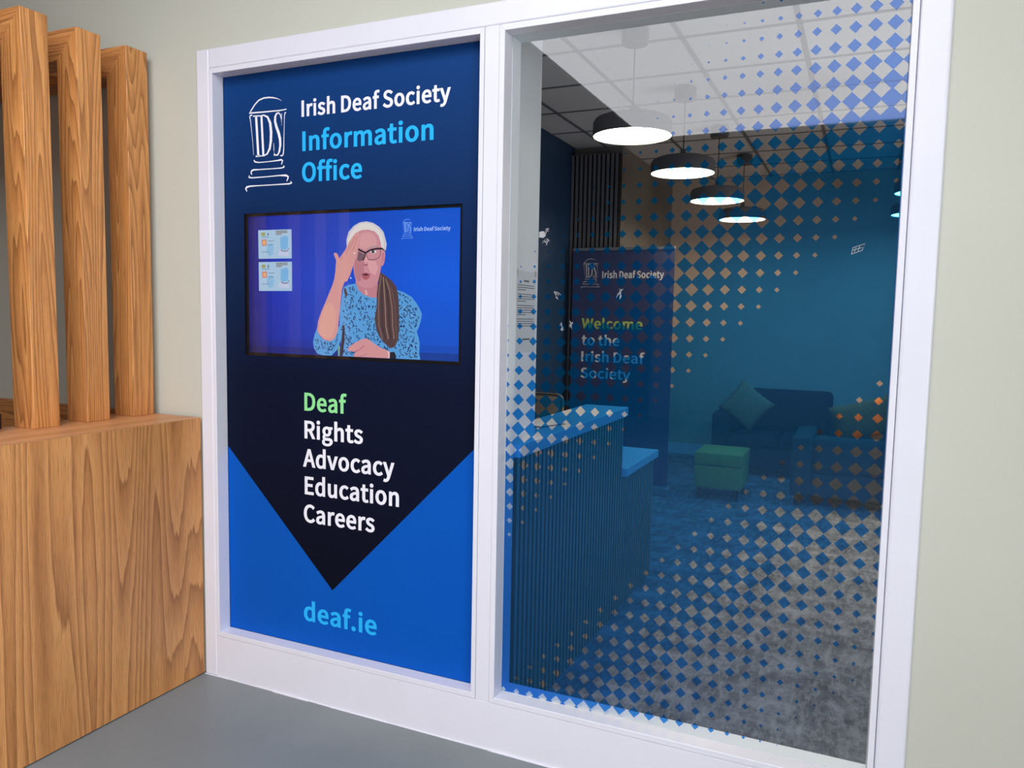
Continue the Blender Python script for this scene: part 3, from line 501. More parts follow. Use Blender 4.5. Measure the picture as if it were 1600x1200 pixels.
for it in [["p",[168,196,224],[[0.1806,1.8162],[0.3443,1.8155],[0.3449,1.7053],[0.1814,1.7058]]],["p",[168,196,224],[[0.1812,1.6932],[0.3455,1.6929],[0.3454,1.5814],[0.1821,1.5808]]],["p",[120,178,225],[[0.2902,1.7867],[0.3177,1.7928],[0.3284,1.7858],[0.3259,1.7449],[0.3086,1.7368],[0.2899,1.7439]]],["p",[140,185,222],[[0.2265,1.761],[0.2486,1.7662],[0.2594,1.749],[0.2518,1.7208],[0.2334,1.7153],[0.2211,1.7383]]],["p",[195,200,230],[[0.2847,1.74],[0.3279,1.7353],[0.3328,1.7139],[0.2773,1.7175]]],["p",[152,160,92],[[0.196,1.8067],[0.2153,1.8067],[0.2158,1.7936],[0.1966,1.7936]]],["p",[205,110,95],[[0.1979,1.7793],[0.2216,1.7799],[0.2221,1.7565],[0.1991,1.7559]]],["p",[225,170,120],[[0.2023,1.7758],[0.2179,1.776],[0.2184,1.7595],[0.2029,1.7592]]],["l",[120,110,90],0.00289,[[0.2687,1.8098],[0.3235,1.81]]],["l",[120,110,90],0.00289,[[0.2687,1.8042],[0.3249,1.8043]]],["l",[120,110,90],0.00289,[[0.2686,1.798],[0.2961,1.7984]]],["l",[105,120,150],0.00173,[[0.1973,1.789],[0.2342,1.7892]]],["l",[105,120,150],0.00173,[[0.2289,1.7735],[0.2596,1.7739]]],["l",[105,120,150],0.00173,[[0.1966,1.7313],[0.2358,1.7318]]],["l",[105,120,150],0.00173,[[0.2287,1.7581],[0.2558,1.7587]]],["l",[50,60,90],0.00231,[[0.2956,1.7359],[0.3042,1.7335],[0.3186,1.7332],[0.3279,1.7353]]],["l",[30,35,60],0.00347,[[0.2934,1.7387],[0.297,1.737]]],["l",[30,35,60],0.00347,[[0.328,1.7421],[0.3316,1.7403]]],["p",[120,178,225],[[0.2913,1.6641],[0.3188,1.6707],[0.3295,1.6638],[0.327,1.6226],[0.3097,1.6142],[0.2909,1.621]]],["p",[140,185,222],[[0.2274,1.6372],[0.2495,1.6428],[0.2603,1.6256],[0.2527,1.5971],[0.2342,1.5913],[0.2219,1.6143]]],["p",[195,200,230],[[0.2858,1.617],[0.3291,1.613],[0.334,1.5915],[0.2783,1.5943]]],["p",[152,160,92],[[0.1968,1.6827],[0.216,1.683],[0.2166,1.6699],[0.1973,1.6695]]],["p",[205,110,95],[[0.1987,1.6551],[0.2224,1.6561],[0.2229,1.6326],[0.1999,1.6315]]],["p",[225,170,120],[[0.2031,1.6516],[0.2187,1.6521],[0.2192,1.6355],[0.2036,1.635]]],["l",[120,110,90],0.00289,[[0.2697,1.687],[0.3247,1.6881]]],["l",[120,110,90],0.00289,[[0.2696,1.6813],[0.3261,1.6825]]],["l",[120,110,90],0.00289,[[0.2696,1.6751],[0.2972,1.676]]],["l",[105,120,150],0.00173,[[0.198,1.6649],[0.235,1.6657]]],["l",[105,120,150],0.00173,[[0.2297,1.6497],[0.2606,1.6507]]],["l",[105,120,150],0.00173,[[0.1973,1.6068],[0.2366,1.6079]]],["l",[105,120,150],0.00173,[[0.2295,1.6343],[0.2568,1.6353]]],["l",[50,60,90],0.00231,[[0.2966,1.613],[0.3053,1.6108],[0.3197,1.6108],[0.3291,1.613]]],["l",[30,35,60],0.00347,[[0.2945,1.6159],[0.2981,1.6142]]],["l",[30,35,60],0.00347,[[0.3292,1.6198],[0.3327,1.6181]]],["l",[20,25,60],0.00347,[[0.2292,1.803],[0.2328,1.7989],[0.2284,1.7962]]],["l",[20,25,60],0.00289,[[0.2337,1.68],[0.2286,1.6795],[0.2293,1.6755],[0.2337,1.6737],[0.2292,1.6698]]],["p",[206,200,212],[[0.6017,1.7424],[0.6003,1.7694],[0.6103,1.7988],[0.6333,1.8196],[0.6594,1.8311],[0.6886,1.8338],[0.7175,1.8276],[0.7431,1.8136],[0.7622,1.7947],[0.7705,1.7708],[0.7763,1.7496],[0.7726,1.7286],[0.7435,1.7211],[0.6136,1.7233]]],["p",[226,216,214],[[0.6083,1.7477],[0.6083,1.7692],[0.6189,1.7948],[0.6399,1.814],[0.6627,1.8256],[0.6886,1.8285],[0.7143,1.8224],[0.7367,1.8085],[0.7546,1.7912],[0.7623,1.7683],[0.765,1.7393],[0.7434,1.7344],[0.6202,1.7367]]],["p",[196,128,140],[[0.6401,1.6176],[0.7375,1.6175],[0.7408,1.5961],[0.7391,1.556],[0.7056,1.5574],[0.673,1.5658],[0.648,1.5862]]],["p",[225,165,170],[[0.6808,1.5842],[0.6912,1.5864],[0.6964,1.5692],[0.686,1.5664]]],["p",[88,158,220],[[0.587,1.5959],[0.6137,1.6057],[0.6434,1.6095],[0.6533,1.5879],[0.6763,1.5691],[0.7055,1.5595],[0.7378,1.5576],[0.7409,1.5748],[0.8231,1.5857],[0.8512,1.5779],[0.8822,1.5623],[0.9039,1.5389],[0.9163,1.5208],[0.9256,1.5026],[0.9228,1.4816],[0.9139,1.4552],[0.9048,1.4392],[0.913,1.4183],[0.9175,1.3974],[0.916,1.3604],[0.9211,1.3368],[0.8655,1.3372],[0.5734,1.3339],[0.5768,1.3757],[0.5735,1.4033],[0.5701,1.4584],[0.5702,1.508],[0.5769,1.5411],[0.5816,1.5685]]],["p",[88,158,220],[[0.4673,1.4451],[0.4533,1.4167],[0.4462,1.3883],[0.4496,1.3659],[0.4669,1.3439],[0.4912,1.3364],[0.5326,1.3396],[0.5599,1.364],[0.5734,1.3977],[0.5789,1.4421],[0.5667,1.4529],[0.5463,1.408],[0.519,1.3933],[0.4949,1.3982],[0.4742,1.4144]]],["s",[22,28,70],0,[]],["p",[45,40,60],[[0.5748,1.3756],[0.5789,1.4089],[0.5843,1.4532],[0.5923,1.4562],[0.5923,1.3983],[0.5835,1.3343],[0.5734,1.3356]]],["p",[70,55,70],[[0.5883,1.5959],[0.599,1.5894],[0.6057,1.5687],[0.599,1.5604],[0.591,1.5741]]],["p",[120,165,140],[[0.5619,1.3752],[0.5667,1.3809],[0.5714,1.3755],[0.57,1.3366],[0.5619,1.3374]]],["p",[206,140,152],[[0.6399,1.7926],[0.666,1.8026],[0.6951,1.8045],[0.724,1.7973],[0.7419,1.781],[0.751,1.7554],[0.7549,1.7315],[0.7676,1.7313],[0.7708,1.7128],[0.7672,1.6864],[0.7596,1.6716],[0.7539,1.6733],[0.7489,1.6468],[0.7407,1.6175],[0.7248,1.6004],[0.7054,1.5923],[0.6808,1.5923],[0.6612,1.6003],[0.6441,1.6176],[0.6348,1.6447],[0.6308,1.6772],[0.6282,1.7042],[0.6268,1.7419],[0.6301,1.7741]]],["p",[218,156,160],[[0.6692,1.7919],[0.6951,1.7949],[0.7209,1.7878],[0.7337,1.769],[0.7338,1.7452],[0.7082,1.7404],[0.6824,1.7328],[0.6596,1.7413],[0.6582,1.7734]]],["p",[188,122,135],[[0.6334,1.7041],[0.6805,1.6874],[0.678,1.6499],[0.6663,1.6392],[0.665,1.6176],[0.65,1.6176],[0.6374,1.6447]]],["p",[222,160,165],[[0.6954,1.6926],[0.7308,1.6895],[0.7405,1.6654],[0.7278,1.6389],[0.7085,1.6497],[0.6987,1.6658]]],["p",[190,120,130],[[0.7594,1.7209],[0.7664,1.7171],[0.7627,1.6891],[0.7576,1.6865]]],["p",[222,160,165],[[0.6831,1.7115],[0.6921,1.7113],[0.6961,1.6872],[0.6844,1.682],[0.6805,1.6901]]],["l",[120,60,75],0.00289,[[0.6793,1.6788],[0.6871,1.6755],[0.6948,1.6787]]],["p",[178,92,105],[[0.6663,1.6435],[0.6845,1.6498],[0.7053,1.6433],[0.704,1.6309],[0.6872,1.6219],[0.6729,1.6284]]],["p",[70,25,40],[[0.6696,1.6424],[0.6858,1.6455],[0.704,1.6427],[0.6872,1.6375]]],["l",[165,150,155],0.00289,[[0.6934,1.7342],[0.7082,1.7414],[0.7274,1.7442],[0.7421,1.7397]]],["p",[235,225,230],[[0.705,1.7244],[0.7166,1.7296],[0.7294,1.7278],[0.7333,1.7218],[0.7179,1.7168]]],["p",[50,50,60],[[0.7127,1.7286],[0.723,1.7289],[0.7256,1.7209],[0.7166,1.7179],[0.7115,1.7222]]],["p",[120,88,100],[[0.6544,1.728],[0.6805,1.7152],[0.676,1.6939],[0.6564,1.6904],[0.6479,1.6985]]],["l",[25,22,38],0.00578,[[0.6518,1.735],[0.6694,1.7272],[0.6843,1.7205],[0.6921,1.7236],[0.7082,1.7308],[0.7339,1.7346],[0.7593,1.7346]]],["l",[25,22,38],0.00463,[[0.6843,1.7205],[0.6831,1.7077],[0.674,1.6928]]],["l",[40,36,52],0.00173,[[0.6882,1.7205],[0.6922,1.706],[0.7006,1.6962],[0.7244,1.6954],[0.7423,1.7015],[0.7499,1.7131],[0.7511,1.7316]]],["l",[25,22,38],0.00347,[[0.7587,1.7341],[0.7682,1.7276]]],["p",[216,152,150],[[0.5521,1.6616],[0.5467,1.6287],[0.5365,1.6013],[0.5208,1.571],[0.5056,1.5404],[0.4849,1.5013],[0.4709,1.4676],[0.4659,1.4338],[0.4776,1.4145],[0.4983,1.3983],[0.5258,1.3935],[0.5463,1.4025],[0.5613,1.4306],[0.5668,1.4749],[0.5735,1.5301],[0.5816,1.5904],[0.5937,1.6177],[0.6083,1.6286]]],["p",[224,162,152],[[0.5056,1.5293],[0.533,1.5407],[0.5519,1.5078],[0.5518,1.4581],[0.5327,1.4077],[0.5052,1.4041],[0.4777,1.4229],[0.4778,1.4565]]],["p",[216,152,150],[[0.5736,1.6123],[0.5521,1.6506],[0.5521,1.667],[0.5549,1.6943],[0.5434,1.7185],[0.5468,1.7233],[0.5569,1.7221],[0.5656,1.7105],[0.5683,1.7012],[0.5817,1.7168],[0.597,1.7344],[0.6136,1.7627],[0.6333,1.7848],[0.6438,1.7936],[0.651,1.7955],[0.6569,1.7895],[0.6589,1.7745],[0.6537,1.736],[0.6439,1.712],[0.64,1.6932],[0.6282,1.6664],[0.617,1.6394],[0.6037,1.6177]]],["l",[178,112,118],0.00173,[[0.6149,1.7341],[0.6281,1.758],[0.6399,1.7819]]],["l",[178,112,118],0.00173,[[0.6281,1.7301],[0.6412,1.7551],[0.6497,1.7817]]],["l",[178,112,118],0.00173,[[0.6017,1.7181],[0.6083,1.7369],[0.6215,1.7636]]],["l",[190,124,128],0.00231,[[0.5737,1.6941],[0.5844,1.7102]]],["l",[240,235,240],0.00347,[[0.6334,1.7187],[0.64,1.7212]]],["l",[235,240,250],0.004,[[0.619,1.6312],[0.6229,1.628]]],["l",[235,240,250],0.004,[[0.7617,1.6382],[0.7655,1.635]]],["p",[84,60,62],[[0.7514,1.6505],[0.7426,1.6228],[0.7358,1.5747],[0.7347,1.5211],[0.7265,1.4833],[0.7318,1.4511],[0.7448,1.419],[0.7706,1.3928],[0.7961,1.3764],[0.8151,1.3824],[0.8287,1.4106],[0.8322,1.4586],[0.8311,1.517],[0.8277,1.5646],[0.8199,1.5963],[0.801,1.6185],[0.7757,1.636]]],["l",[128,98,92],0.00405,[[0.7553,1.6388],[0.7454,1.5855],[0.7431,1.5212],[0.7459,1.4568],[0.7609,1.4087]]],["l",[66,46,50],0.00405,[[0.7595,1.6358],[0.7566,1.5855],[0.7579,1.5214],[0.7607,1.4571],[0.7735,1.409]]],["l",[150,118,106],0.00405,[[0.7637,1.6329],[0.7678,1.5855],[0.7726,1.5216],[0.7755,1.4574],[0.7862,1.4094]]],["l",[58,42,46],0.00405,[[0.7679,1.6299],[0.779,1.5856],[0.7872,1.5218],[0.7901,1.4577],[0.7987,1.4098]]],["l",[140,108,98],0.00405,[[0.7722,1.627],[0.7901,1.5856],[0.8018,1.5219],[0.8047,1.4581],[0.8112,1.4101]]],["l",[104,78,76],0.00405,[[0.776,1.6243],[0.8002,1.5856],[0.815,1.5221],[0.818,1.4583],[0.8226,1.4105]]],["p",[214,148,152],[[0.6071,1.3684],[0.6204,1.3799],[0.6404,1.3915],[0.6734,1.4061],[0.693,1.4083],[0.7093,1.4007],[0.7256,1.3903],[0.7514,1.3771],[0.793,1.364],[0.7951,1.3344],[0.6338,1.3335],[0.6351,1.3473],[0.6457,1.3582],[0.6271,1.3586],[0.6118,1.3603]]],["l",[168,100,112],0.00231,[[0.6371,1.3568],[0.6603,1.3664],[0.6813,1.3813]]],["l",[180,112,122],0.00173,[[0.657,1.3355],[0.6735,1.3449],[0.6919,1.3522]]],["l",[230,232,240],0.00289,[[0.7847,1.3647],[0.7899,1.3558],[0.7887,1.3353]]],["p",[22,24,38],[[0.7937,1.3613],[0.812,1.3641],[0.8191,1.3515],[0.8204,1.3333],[0.7926,1.3343]]]]:
    yy = .0688-.00004*k; k += 1
    c = lin(it[1])
    def cl(q): return (min(max(q[0], a0+.001), a1-.001), min(max(q[1], c0+.001), c1-.001))
    if it[0] == 'p': f.poly([cl(q) for q in it[2]], yy, c)
    elif it[0] == 'l':
        pts = [cl(q) for q in it[3]]; f.stroke([(q[0], q[1], it[2]*1.15) for q in pts], yy, c)
    else:
        n_ = 0
        while n_ < 620:
            px_, pz_ = random.uniform(.44, .93), random.uniform(c0+.006, 1.62)
            if not any(all(inside((px_+ox, pz_+oz), D) for ox, oz in ((-.007, 0), (.012, .004), (0, .007), (0, -.007), (.012, -.002))) for D in DR): continue
            a = random.choice((-.9, -.5, .3, .8, 1.3, 1.9, 2.4))+random.uniform(-.3, .3); L_ = random.uniform(.0045, .0075)
            f.stroke([(px_-math.cos(a)*L_, pz_-math.sin(a)*L_, .0012), (px_, pz_+.0008, .0036), (px_+math.cos(a)*L_, pz_+math.sin(a)*L_, .0014)], yy, lin(random.choice(((18, 24, 62), (24, 34, 84), (40, 60, 120))))); n_ += 1
            if n_ % 16 == 0: f.stroke([(px_+.006, pz_, .002), (px_+.012, pz_+.004, .002)], yy-.00001, lin((140, 190, 235)))
pic = f.build('presenter_picture', M['screen'], tv, attr=True); 
f = Flat(); x0, x1, z0, z1 = [0.8407,0.8877,1.765,1.835]
logo(f, x0, x1, z0, z1, .0655, lin((120, 165, 250)), 1.6)
x0, x1, z0, h_ = [0.8916,1.038,1.7932,0.013]
text(f, 'Irish Deaf Society', x0, x1, z0, h_, .0655, lin((165, 195, 255)))
f.build('screen_caption', M['screen'], tv, attr=True)

# ---------------------------------------------------------------- right window film
fm = pane(1.2652, 2.4297, .0615, ZG0, ZG1, 'window_film', M['film'], None)
tag(fm, 'translucent blue diamond-patterned film on the right window', 'film')
def scrap(pts, label, n=1):
    f = Flat()
    for q in pts: f.stroke(q, .0609)
    o = f.build('tape_scrap', M['tape']); me = o.data
    mod = None
    return tag(o, label, 'tape')
def ragged(cx_, cz_, w_, h_, n_):
    P_ = []
    for i in range(n_):
        x_, z_ = cx_+random.uniform(-w_, w_), cz_+random.uniform(-h_, h_)
        P_.append([(x_, z_, .001), (x_+random.uniform(-.008, .008), z_+random.uniform(-.01, .012), .003), (x_+random.uniform(-.01, .01), z_+random.uniform(-.012, .012), .0008)])
    return P_
t_ = ragged(1.398, 1.765, .008, .028, 16); t_.append([(1.372, 1.768, .018), (1.386, 1.768, .022), (1.393, 1.77, .014)])
scrap(t_, 'crumpled silvery tape residue high on the left edge of the right glass')
scrap(ragged(1.441, 1.573, .006, .016, 7), 'small flake of torn tape on the dark glass left of the banner')
scrap(ragged(1.652, 1.583, .006, .016, 7), 'torn tape flake on the glass over the banner top')
scrap(ragged(1.470, 1.470, .022, .012, 9), 'scattered tape crumbs on the glass beside the banner word Welcome')
scrap([[(2.315, 1.690, .0012), (2.318, 1.708, .0012), (2.348, 1.718, .0012), (2.342, 1.700, .0012), (2.315, 1.690, .0012)], [(2.322, 1.695, .001), (2.326, 1.708, .001)], [(2.331, 1.698, .001), (2.335, 1.712, .001)], [(2.318, 1.701, .001), (2.342, 1.708, .001)]], 'faint leaf-shaped sticker mark near the right edge of the glass')

# ---------------------------------------------------------------- oak low wall and portal frames
LW = 1.0699
lw = thing('low_wall', (-.25, -1.45, 0), 'waist-high oak veneered low wall with flat ledge left of the windows', 'wall')
box('front_panel', -.083, -.0635, -2.9, -.002, .004, LW-.0017, M['oak_v'], lw, .0006, 1)
box('back_panel', -.436, -.416, -2.9, -.002, .004, LW-.0017, M['oak_v'], lw, .0006, 1)
box('ledge', -.436, -.0635, -2.9, -.002, LW-.0016, LW, M['oak_y'], lw)
box('end_panel', -.416, -.083, -2.9, -2.88, .004, LW-.0017, M['oak_v'], lw)
dd = box('wall_cladding', -2.6, -.437, -.020, .0118, 0, LW+.002, M['oak_x'])
tag(dd, 'oak cladding board on the wall behind the low wall and portal frames', 'cladding')
PZ = 2.517; PX = -.300; PW = .110
def portal(y0, y1, label):
    t = thing('portal_frame', (PX-PW/2, (y0+y1)/2, LW), label, 'frame', 'oak portal frames on the low wall')
    prism('post', [(PX-PW, LW+.0004), (PX, LW+.0004), (PX, PZ), (PX-PW, PZ-PW)], 'y', y0, y1, M['oak_p'], t, .0012)
    prism('beam', [(PX-PW-.0003, PZ-PW), (PX-.0003, PZ), (-2.3, PZ), (-2.3+PW, PZ-PW)], 'y', y0, y1, M['oak_x'], t, .0012)
    prism('far_post', [(-2.3, 0), (-2.3+PW, 0), (-2.3+PW, PZ-PW-.0003), (-2.3, PZ-.0003)], 'y', y0, y1, M['oak_p'], t, .0012)
    return t
labs = ['oak portal frame nearest the white window frame, casting a shadow on the wall', 'middle of the three oak portal frames on the low wall', 'leftmost and nearest oak portal frame on the low wall in the photo',
        'fourth oak portal frame from the windows, reflected in the television', 'fifth oak portal frame from the windows, just outside the photo', 'sixth oak portal frame from the windows, outside the photo']
for k in range(6):
    y1 = -.020-.2075*k-(.045 if k > 2 else 0)
    portal(y1-.098, y1, labs[k])

bb = thing('socket_block', (-.40, -.59, LW), 'small black block standing on the oak ledge at the left edge of the photo', 'block')
box('body', -.434, -.395, -.610, -.585, LW+.0005, LW+.055, M['black'], bb, .004)
box('face_plate', -.430, -.399, -.6125, -.6101, LW+.006, LW+.050, M['metal'], bb)
# ---------------------------------------------------------------- office shell
OC = 3.0
structure('floor', [(-.2, 4.4, .10, 6.45, -.12, 0)], M['carpet'])
structure('wall_left', [(-.2, -.1, WY1, 6.45, 0, OC+.1)], M['navy_wall'])
structure('wall_back', [(-.1, 4.3, 6.33, 6.43, 0, OC+.1)], M['back_wall'])
structure('wall_right', [(4.3, 4.4, WY1, WN[0], 0, OC+.1), (4.3, 4.4, WN[1], 6.45, 0, OC+.1), (4.3, 4.4, WN[0], WN[1], 0, WN[2]), (4.3, 4.4, WN[0], WN[1], WN[3], OC+.1)], M['back_wall'])
w3 = thing('added_office_window', (4.35, 3, WN[2]), kind='structure')  # unseen window, added to bring daylight into the office
bm = bmesh.new()
for b in ((4.32, 4.38, WN[0], WN[0]+.05, WN[2], WN[3]), (4.32, 4.38, WN[1]-.05, WN[1], WN[2], WN[3]), (4.32, 4.38, WN[0], WN[1], WN[2], WN[2]+.05), (4.32, 4.38, WN[0], WN[1], WN[3]-.05, WN[3]), (4.33, 4.37, 2.98, 3.02, WN[2], WN[3])): bm_box(bm, *b)
mesh_from_bm('added_window_frame', bm, M['lining'], w3)
structure('wall_partition', [(-.1, 1.2, .1285, .47, 0, OC)], M['lining'])
structure('baseboard_back', [(-.1, 4.3, 6.312, 6.33, 0, .12)], M['lining'], .004)
ce = thing('ceiling', (2, 3, OC), kind='structure')
box('ceiling_deck', -.1, 4.3, WY1, 6.43, OC+.05, OC+.1, M['lining'], ce)
gx = [.79+.594*i for i in range(-2, 7)]; gy = [1.97+.612*i for i in range(-3, 8)]
bm = bmesh.new()
for x_ in gx:
    if -.1 < x_ < 4.3: bm_box(bm, x_-.012, x_+.012, WY1+.001, 6.329, OC+.002, OC+.030)
for y_ in gy: bm_box(bm, -.099, 4.299, max(y_-.012, WY1), y_+.012, OC+.002, OC+.028)
mesh_from_bm('ceiling_grid', bm, M['grid'], ce)
gx2 = [-.1]+[x_ for x_ in gx if -.05 < x_ < 4.28]+[4.3]; gy2 = [WY1+.001]+[y_ for y_ in gy if WY1+.05 < y_ < 6.3]+[6.33]
cache = {}
for i in range(len(gx2)-1):
    for j in range(len(gy2)-1):
        w_, d_ = gx2[i+1]-gx2[i]-.022, gy2[j+1]-gy2[j]-.022
        key = (round(w_, 3), round(d_, 3))
        if key not in cache:
            bm = bmesh.new(); bm_box(bm, -w_/2, w_/2, -d_/2, d_/2, 0, .014, .003, 1)
            me = bpy.data.meshes.new('ceiling_tile'); bm.to_mesh(me); bm.free(); me.materials.append(M['tile']); cache[key] = me
        o = bpy.data.objects.new('ceiling_tile', cache[key]); put(o, ce); o.location = ((gx2[i]+gx2[i+1])/2, (gy2[j]+gy2[j+1])/2, OC+.006)
# slatted wall panel at the end of the navy wall
sw = thing('slatted_panel', (.13, 4.3, 0), 'dark vertical-slatted acoustic panel beside the navy wall, behind the banner', 'panel')
box('backing', -.099, .345, 4.33, 4.40, 0, 2.93, M['felt'], sw)
bm = bmesh.new(); bm_box(bm, -.0135, .0135, 4.308, 4.33, .001, 2.93, .001, 1); sm = bpy.data.meshes.new('slat'); bm.to_mesh(sm); bm.free()
for m__ in (M['slat_dark'], M['felt']): sm.materials.append(m__)
for p_ in sm.polygons: p_.material_index = 0 if abs(p_.normal[1]) > .9 else 1
for i in range(11):
    o = bpy.data.objects.new('slat', sm); put(o, sw); o.location = (-.08+.0405*i, 0, 0)
structure('wall_return', [(-.1, .345, 4.401, 6.33, 0, OC)], paint('grey_return_wall', (122, 114, 106), .7))

# ---------------------------------------------------------------- reception desk
dk = thing('reception_desk', (1.0, 1.1, 0), 'slatted reception desk with white tops, tall left part and lower right end', 'desk')
prism('raised_top', [(1.2015, .14), (1.286, .14), (1.286, 1.500), (1.06, 1.500), (1.06, .475), (1.2015, .475)], 'z', 1.006, 1.052, M['slab'], dk, .002)
box('low_top', .80, 1.286, 1.503, 2.175, .690, .733, M['slab'], dk, .002)
box('work_top', .80, 1.20, .48, 1.495, .690, .730, M['slab'], dk, .002)
box('tall_front', 1.2015, 1.256, .142, 1.497, 0, 1.005, M['felt'], dk)
box('low_front', .9, 1.256, 1.500, 2.150, 0, .689, M['felt'], dk)
box('side_panel', .82, .86, .50, 1.48, 0, .689, M['slab'], dk)
def two_tone(me, front, side, ax):
    me.materials.append(front); me.materials.append(side)
    for p_ in me.polygons:
        p_.material_index = 0 if abs(p_.normal[ax]) > .9 else 1
    return me
def slat_mesh(h):
    bm = bmesh.new(); bm_box(bm, 1.2561, 1.272, -.0135, .0135, .002, h, .001, 1); me = bpy.data.meshes.new('slat'); bm.to_mesh(me); bm.free(); return two_tone(me, M['slat'], M['felt'], 0)
m1_, m2_ = slat_mesh(1.0045), slat_mesh(.688)
for i in range(50):
    yy = .158+.0405*i
    if yy > 2.14: break
    o = bpy.data.objects.new('slat', m1_ if yy < 1.485 else m2_); put(o, dk); o.location = (0, yy, 0)
for yy in (.1545,): pass
# open folder on the raised top
fo = thing('folder', (1.16, .65, 1.052), 'thin grey open folder lying on the white raised desk top', 'folder')
prism('cover', [(1.075, .60), (1.185, .565), (1.235, .72), (1.120, .76)], 'z', 1.0525, 1.0555, M['ink'], fo)
prism('page', [(1.085, .61), (1.18, .578), (1.225, .712), (1.125, .748)], 'z', 1.0558, 1.0575, M['paper'], fo)
# notice on the partition side
nt_ = thing('paper_notice', (1.2015, .35, 1.366), 'white printed paper notice taped to the white lining behind the glass', 'notice')
box('sheet', 1.2003, 1.2012, .260, .450, 1.366, 1.667, M['paper'], nt_)
bm = bmesh.new(); z_ = 1.622; r_ = random.Random(3)
bm_box(bm, 1.2012, 1.2014, .335, .385, 1.628, 1.634)
for i in range(17):
    z_ -= .0085 if i not in (3, 7, 12) else .016
    if z_ < 1.46: break
    bm_box(bm, 1.2012, 1.2014, .278, .278+.155*(1 if i not in (2, 6, 11) else .5), z_, z_+.0028)
bm_box(bm, 1.2012, 1.2014, .33, .40, 1.412, 1.418)
mesh_from_bm('print_lines', bm, M['ink'], nt_)
for yy in (.262, .435): box('tape_tab', 1.2013, 1.2018, yy, yy+.02, 1.65, 1.672, M['tape'], nt_)
# office chair behind the desk
oc = thing('office_chair', (.55, 2.4, 0), 'taupe round-backed office chair half hidden behind the desk', 'chair')
bm = bmesh.new(); bm_box(bm, .40, .66, 2.20, 2.25, .62, 1.02, .045, 4); mesh_from_bm('backrest', bm, M['chair'], oc, True)
bm = bmesh.new(); bm_box(bm, .34, .72, 2.26, 2.66, .44, .52, .03, 3); mesh_from_bm('seat', bm, M['chair'], oc, True)
lathe('column', [(0, 0), (.03, 0), (.03, .38), (0, .38)], (.53, 2.46, .06), M['black'], oc, 16)
for k in range(5):
    a = k*2*math.pi/5; c_, s_ = math.cos(a), math.sin(a)
    bm = bmesh.new(); bm_box(bm, 0, .27, -.018, .018, .05, .08, .005, 1)
    bm_box(bm, .24, .29, -.015, .015, 0, .05, .01, 2)
    bmesh.ops.rotate(bm, verts=bm.verts, matrix=Matrix.Rotation(a, 3, 'Z')); bmesh.ops.translate(bm, verts=bm.verts, vec=(.53, 2.46, 0))
    mesh_from_bm('base_leg', bm, M['black'], oc)
box('back_bracket', .50, .56, 2.235, 2.29, .44, .72, M['black'], oc, .005)

# ---------------------------------------------------------------- roll-up banner
bn_ = thing('rollup_banner', (.43, 4.18, 0), 'tall navy roll-up banner with welcome lettering standing behind the desk', 'banner')
BY = 4.20; bx0, bx1 = -.018, .882
m_, nt0, b0 = tree('navy_banner_fabric'); b0.inputs['Base Color'].default_value = (*lin((52, 60, 104)), 1); b0.inputs['Roughness'].default_value = .6; M['banner'] = m_
box('banner_sheet', bx0, bx1, BY, BY+.002, .07, 2.085, M['banner'], bn_)
box('top_rail', bx0, bx1, BY-.010, BY+.012, 2.080, 2.106, M['metal'], bn_, .004, 2)
box('base_cassette', bx0-.01, bx1+.03, BY-.06, BY+.07, 0, .075, M['metal'], bn_, .012, 3)
box('support_pole', .42, .44, BY+.03, BY+.05, .07, 2.09, M['metal'], bn_)
M['banner_white'] = paint('banner_white_ink', (236, 232, 232), .6); M['banner_green'] = paint('banner_green_ink', (190, 210, 110), .6)
f = Flat(); text(f, 'Irish Deaf Society', .255, .795, 1.845, .058, BY-.001); f.build('lettering', M['banner_white'], bn_)
f = Flat(); logo(f, .065, .235, 1.755, 2.010, BY-.001, wk=.9); f.build('emblem', M['banner_white'], bn_)
for s_, x0, x1, zb_, mt in (('Welcome', .078, .626, 1.408, 'banner_green'), ('to the', .082, .428, 1.262, 'banner_white'), ('Irish Deaf', .082, .652, 1.117, 'banner_white'), ('Society', .080, .533, .972, 'banner_white')):
    f = Flat(); text(f, s_, x0, x1, zb_, .086, BY-.001); f.build('lettering', M[mt], bn_)

# ---------------------------------------------------------------- pendants
def pendant(x, y, zb, label):
    t = thing('pendant_lamp', (x, y, OC), label, 'lamp', 'round pendant lamps in the office')
    lathe('canopy', [(0, 0), (.066, 0), (.070, -.006), (.070, -.074), (.064, -.080), (0, -.080)], (x, y, OC), M['canopy'], t, 32)
    lathe('cord', [(.0035, 0), (.0035, -(OC-.08-zb-.155))], (x, y, OC-.08), M['black'], t, 8)
    lathe('shade', [(.0, .158), (.016, .158), (.019, .128), (.034, .120), (.036, .108), (.165, .100), (.195, .088), (.207, .068), (.207, 0), (.203, 0), (.203, .060), (0, .062)], (x, y, zb), M['shade'], t)
    lathe('diffuser', [(0, .004), (.2025, .004), (.2025, .012), (0, .012)], (x, y, zb), M['bulb'], t)
    return t
for (x, y, z_, lb) in ((1.190, 1.745, 2.452, 'nearest and largest glowing pendant lamp in the row over the desk'), (1.214, 2.87, 2.452, 'second glowing pendant lamp from the glass, over the desk'),
        (1.243, 4.00, 2.430, 'third glowing pendant lamp from the glass in the left row'), (1.276, 5.13, 2.418, 'farthest glowing pendant lamp of the left row, near the back wall'),
        (2.735, 3.08, 2.45, 'nearest pendant lamp of the right row, barely showing at the right frame edge'), (2.705, 4.15, 2.45, 'cyan-looking pendant lamp at the right frame edge, middle of its row'), (2.715, 5.42, 2.45, 'lowest-looking farthest pendant lamp at the right frame edge')):
    pendant(x, y, z_, lb)

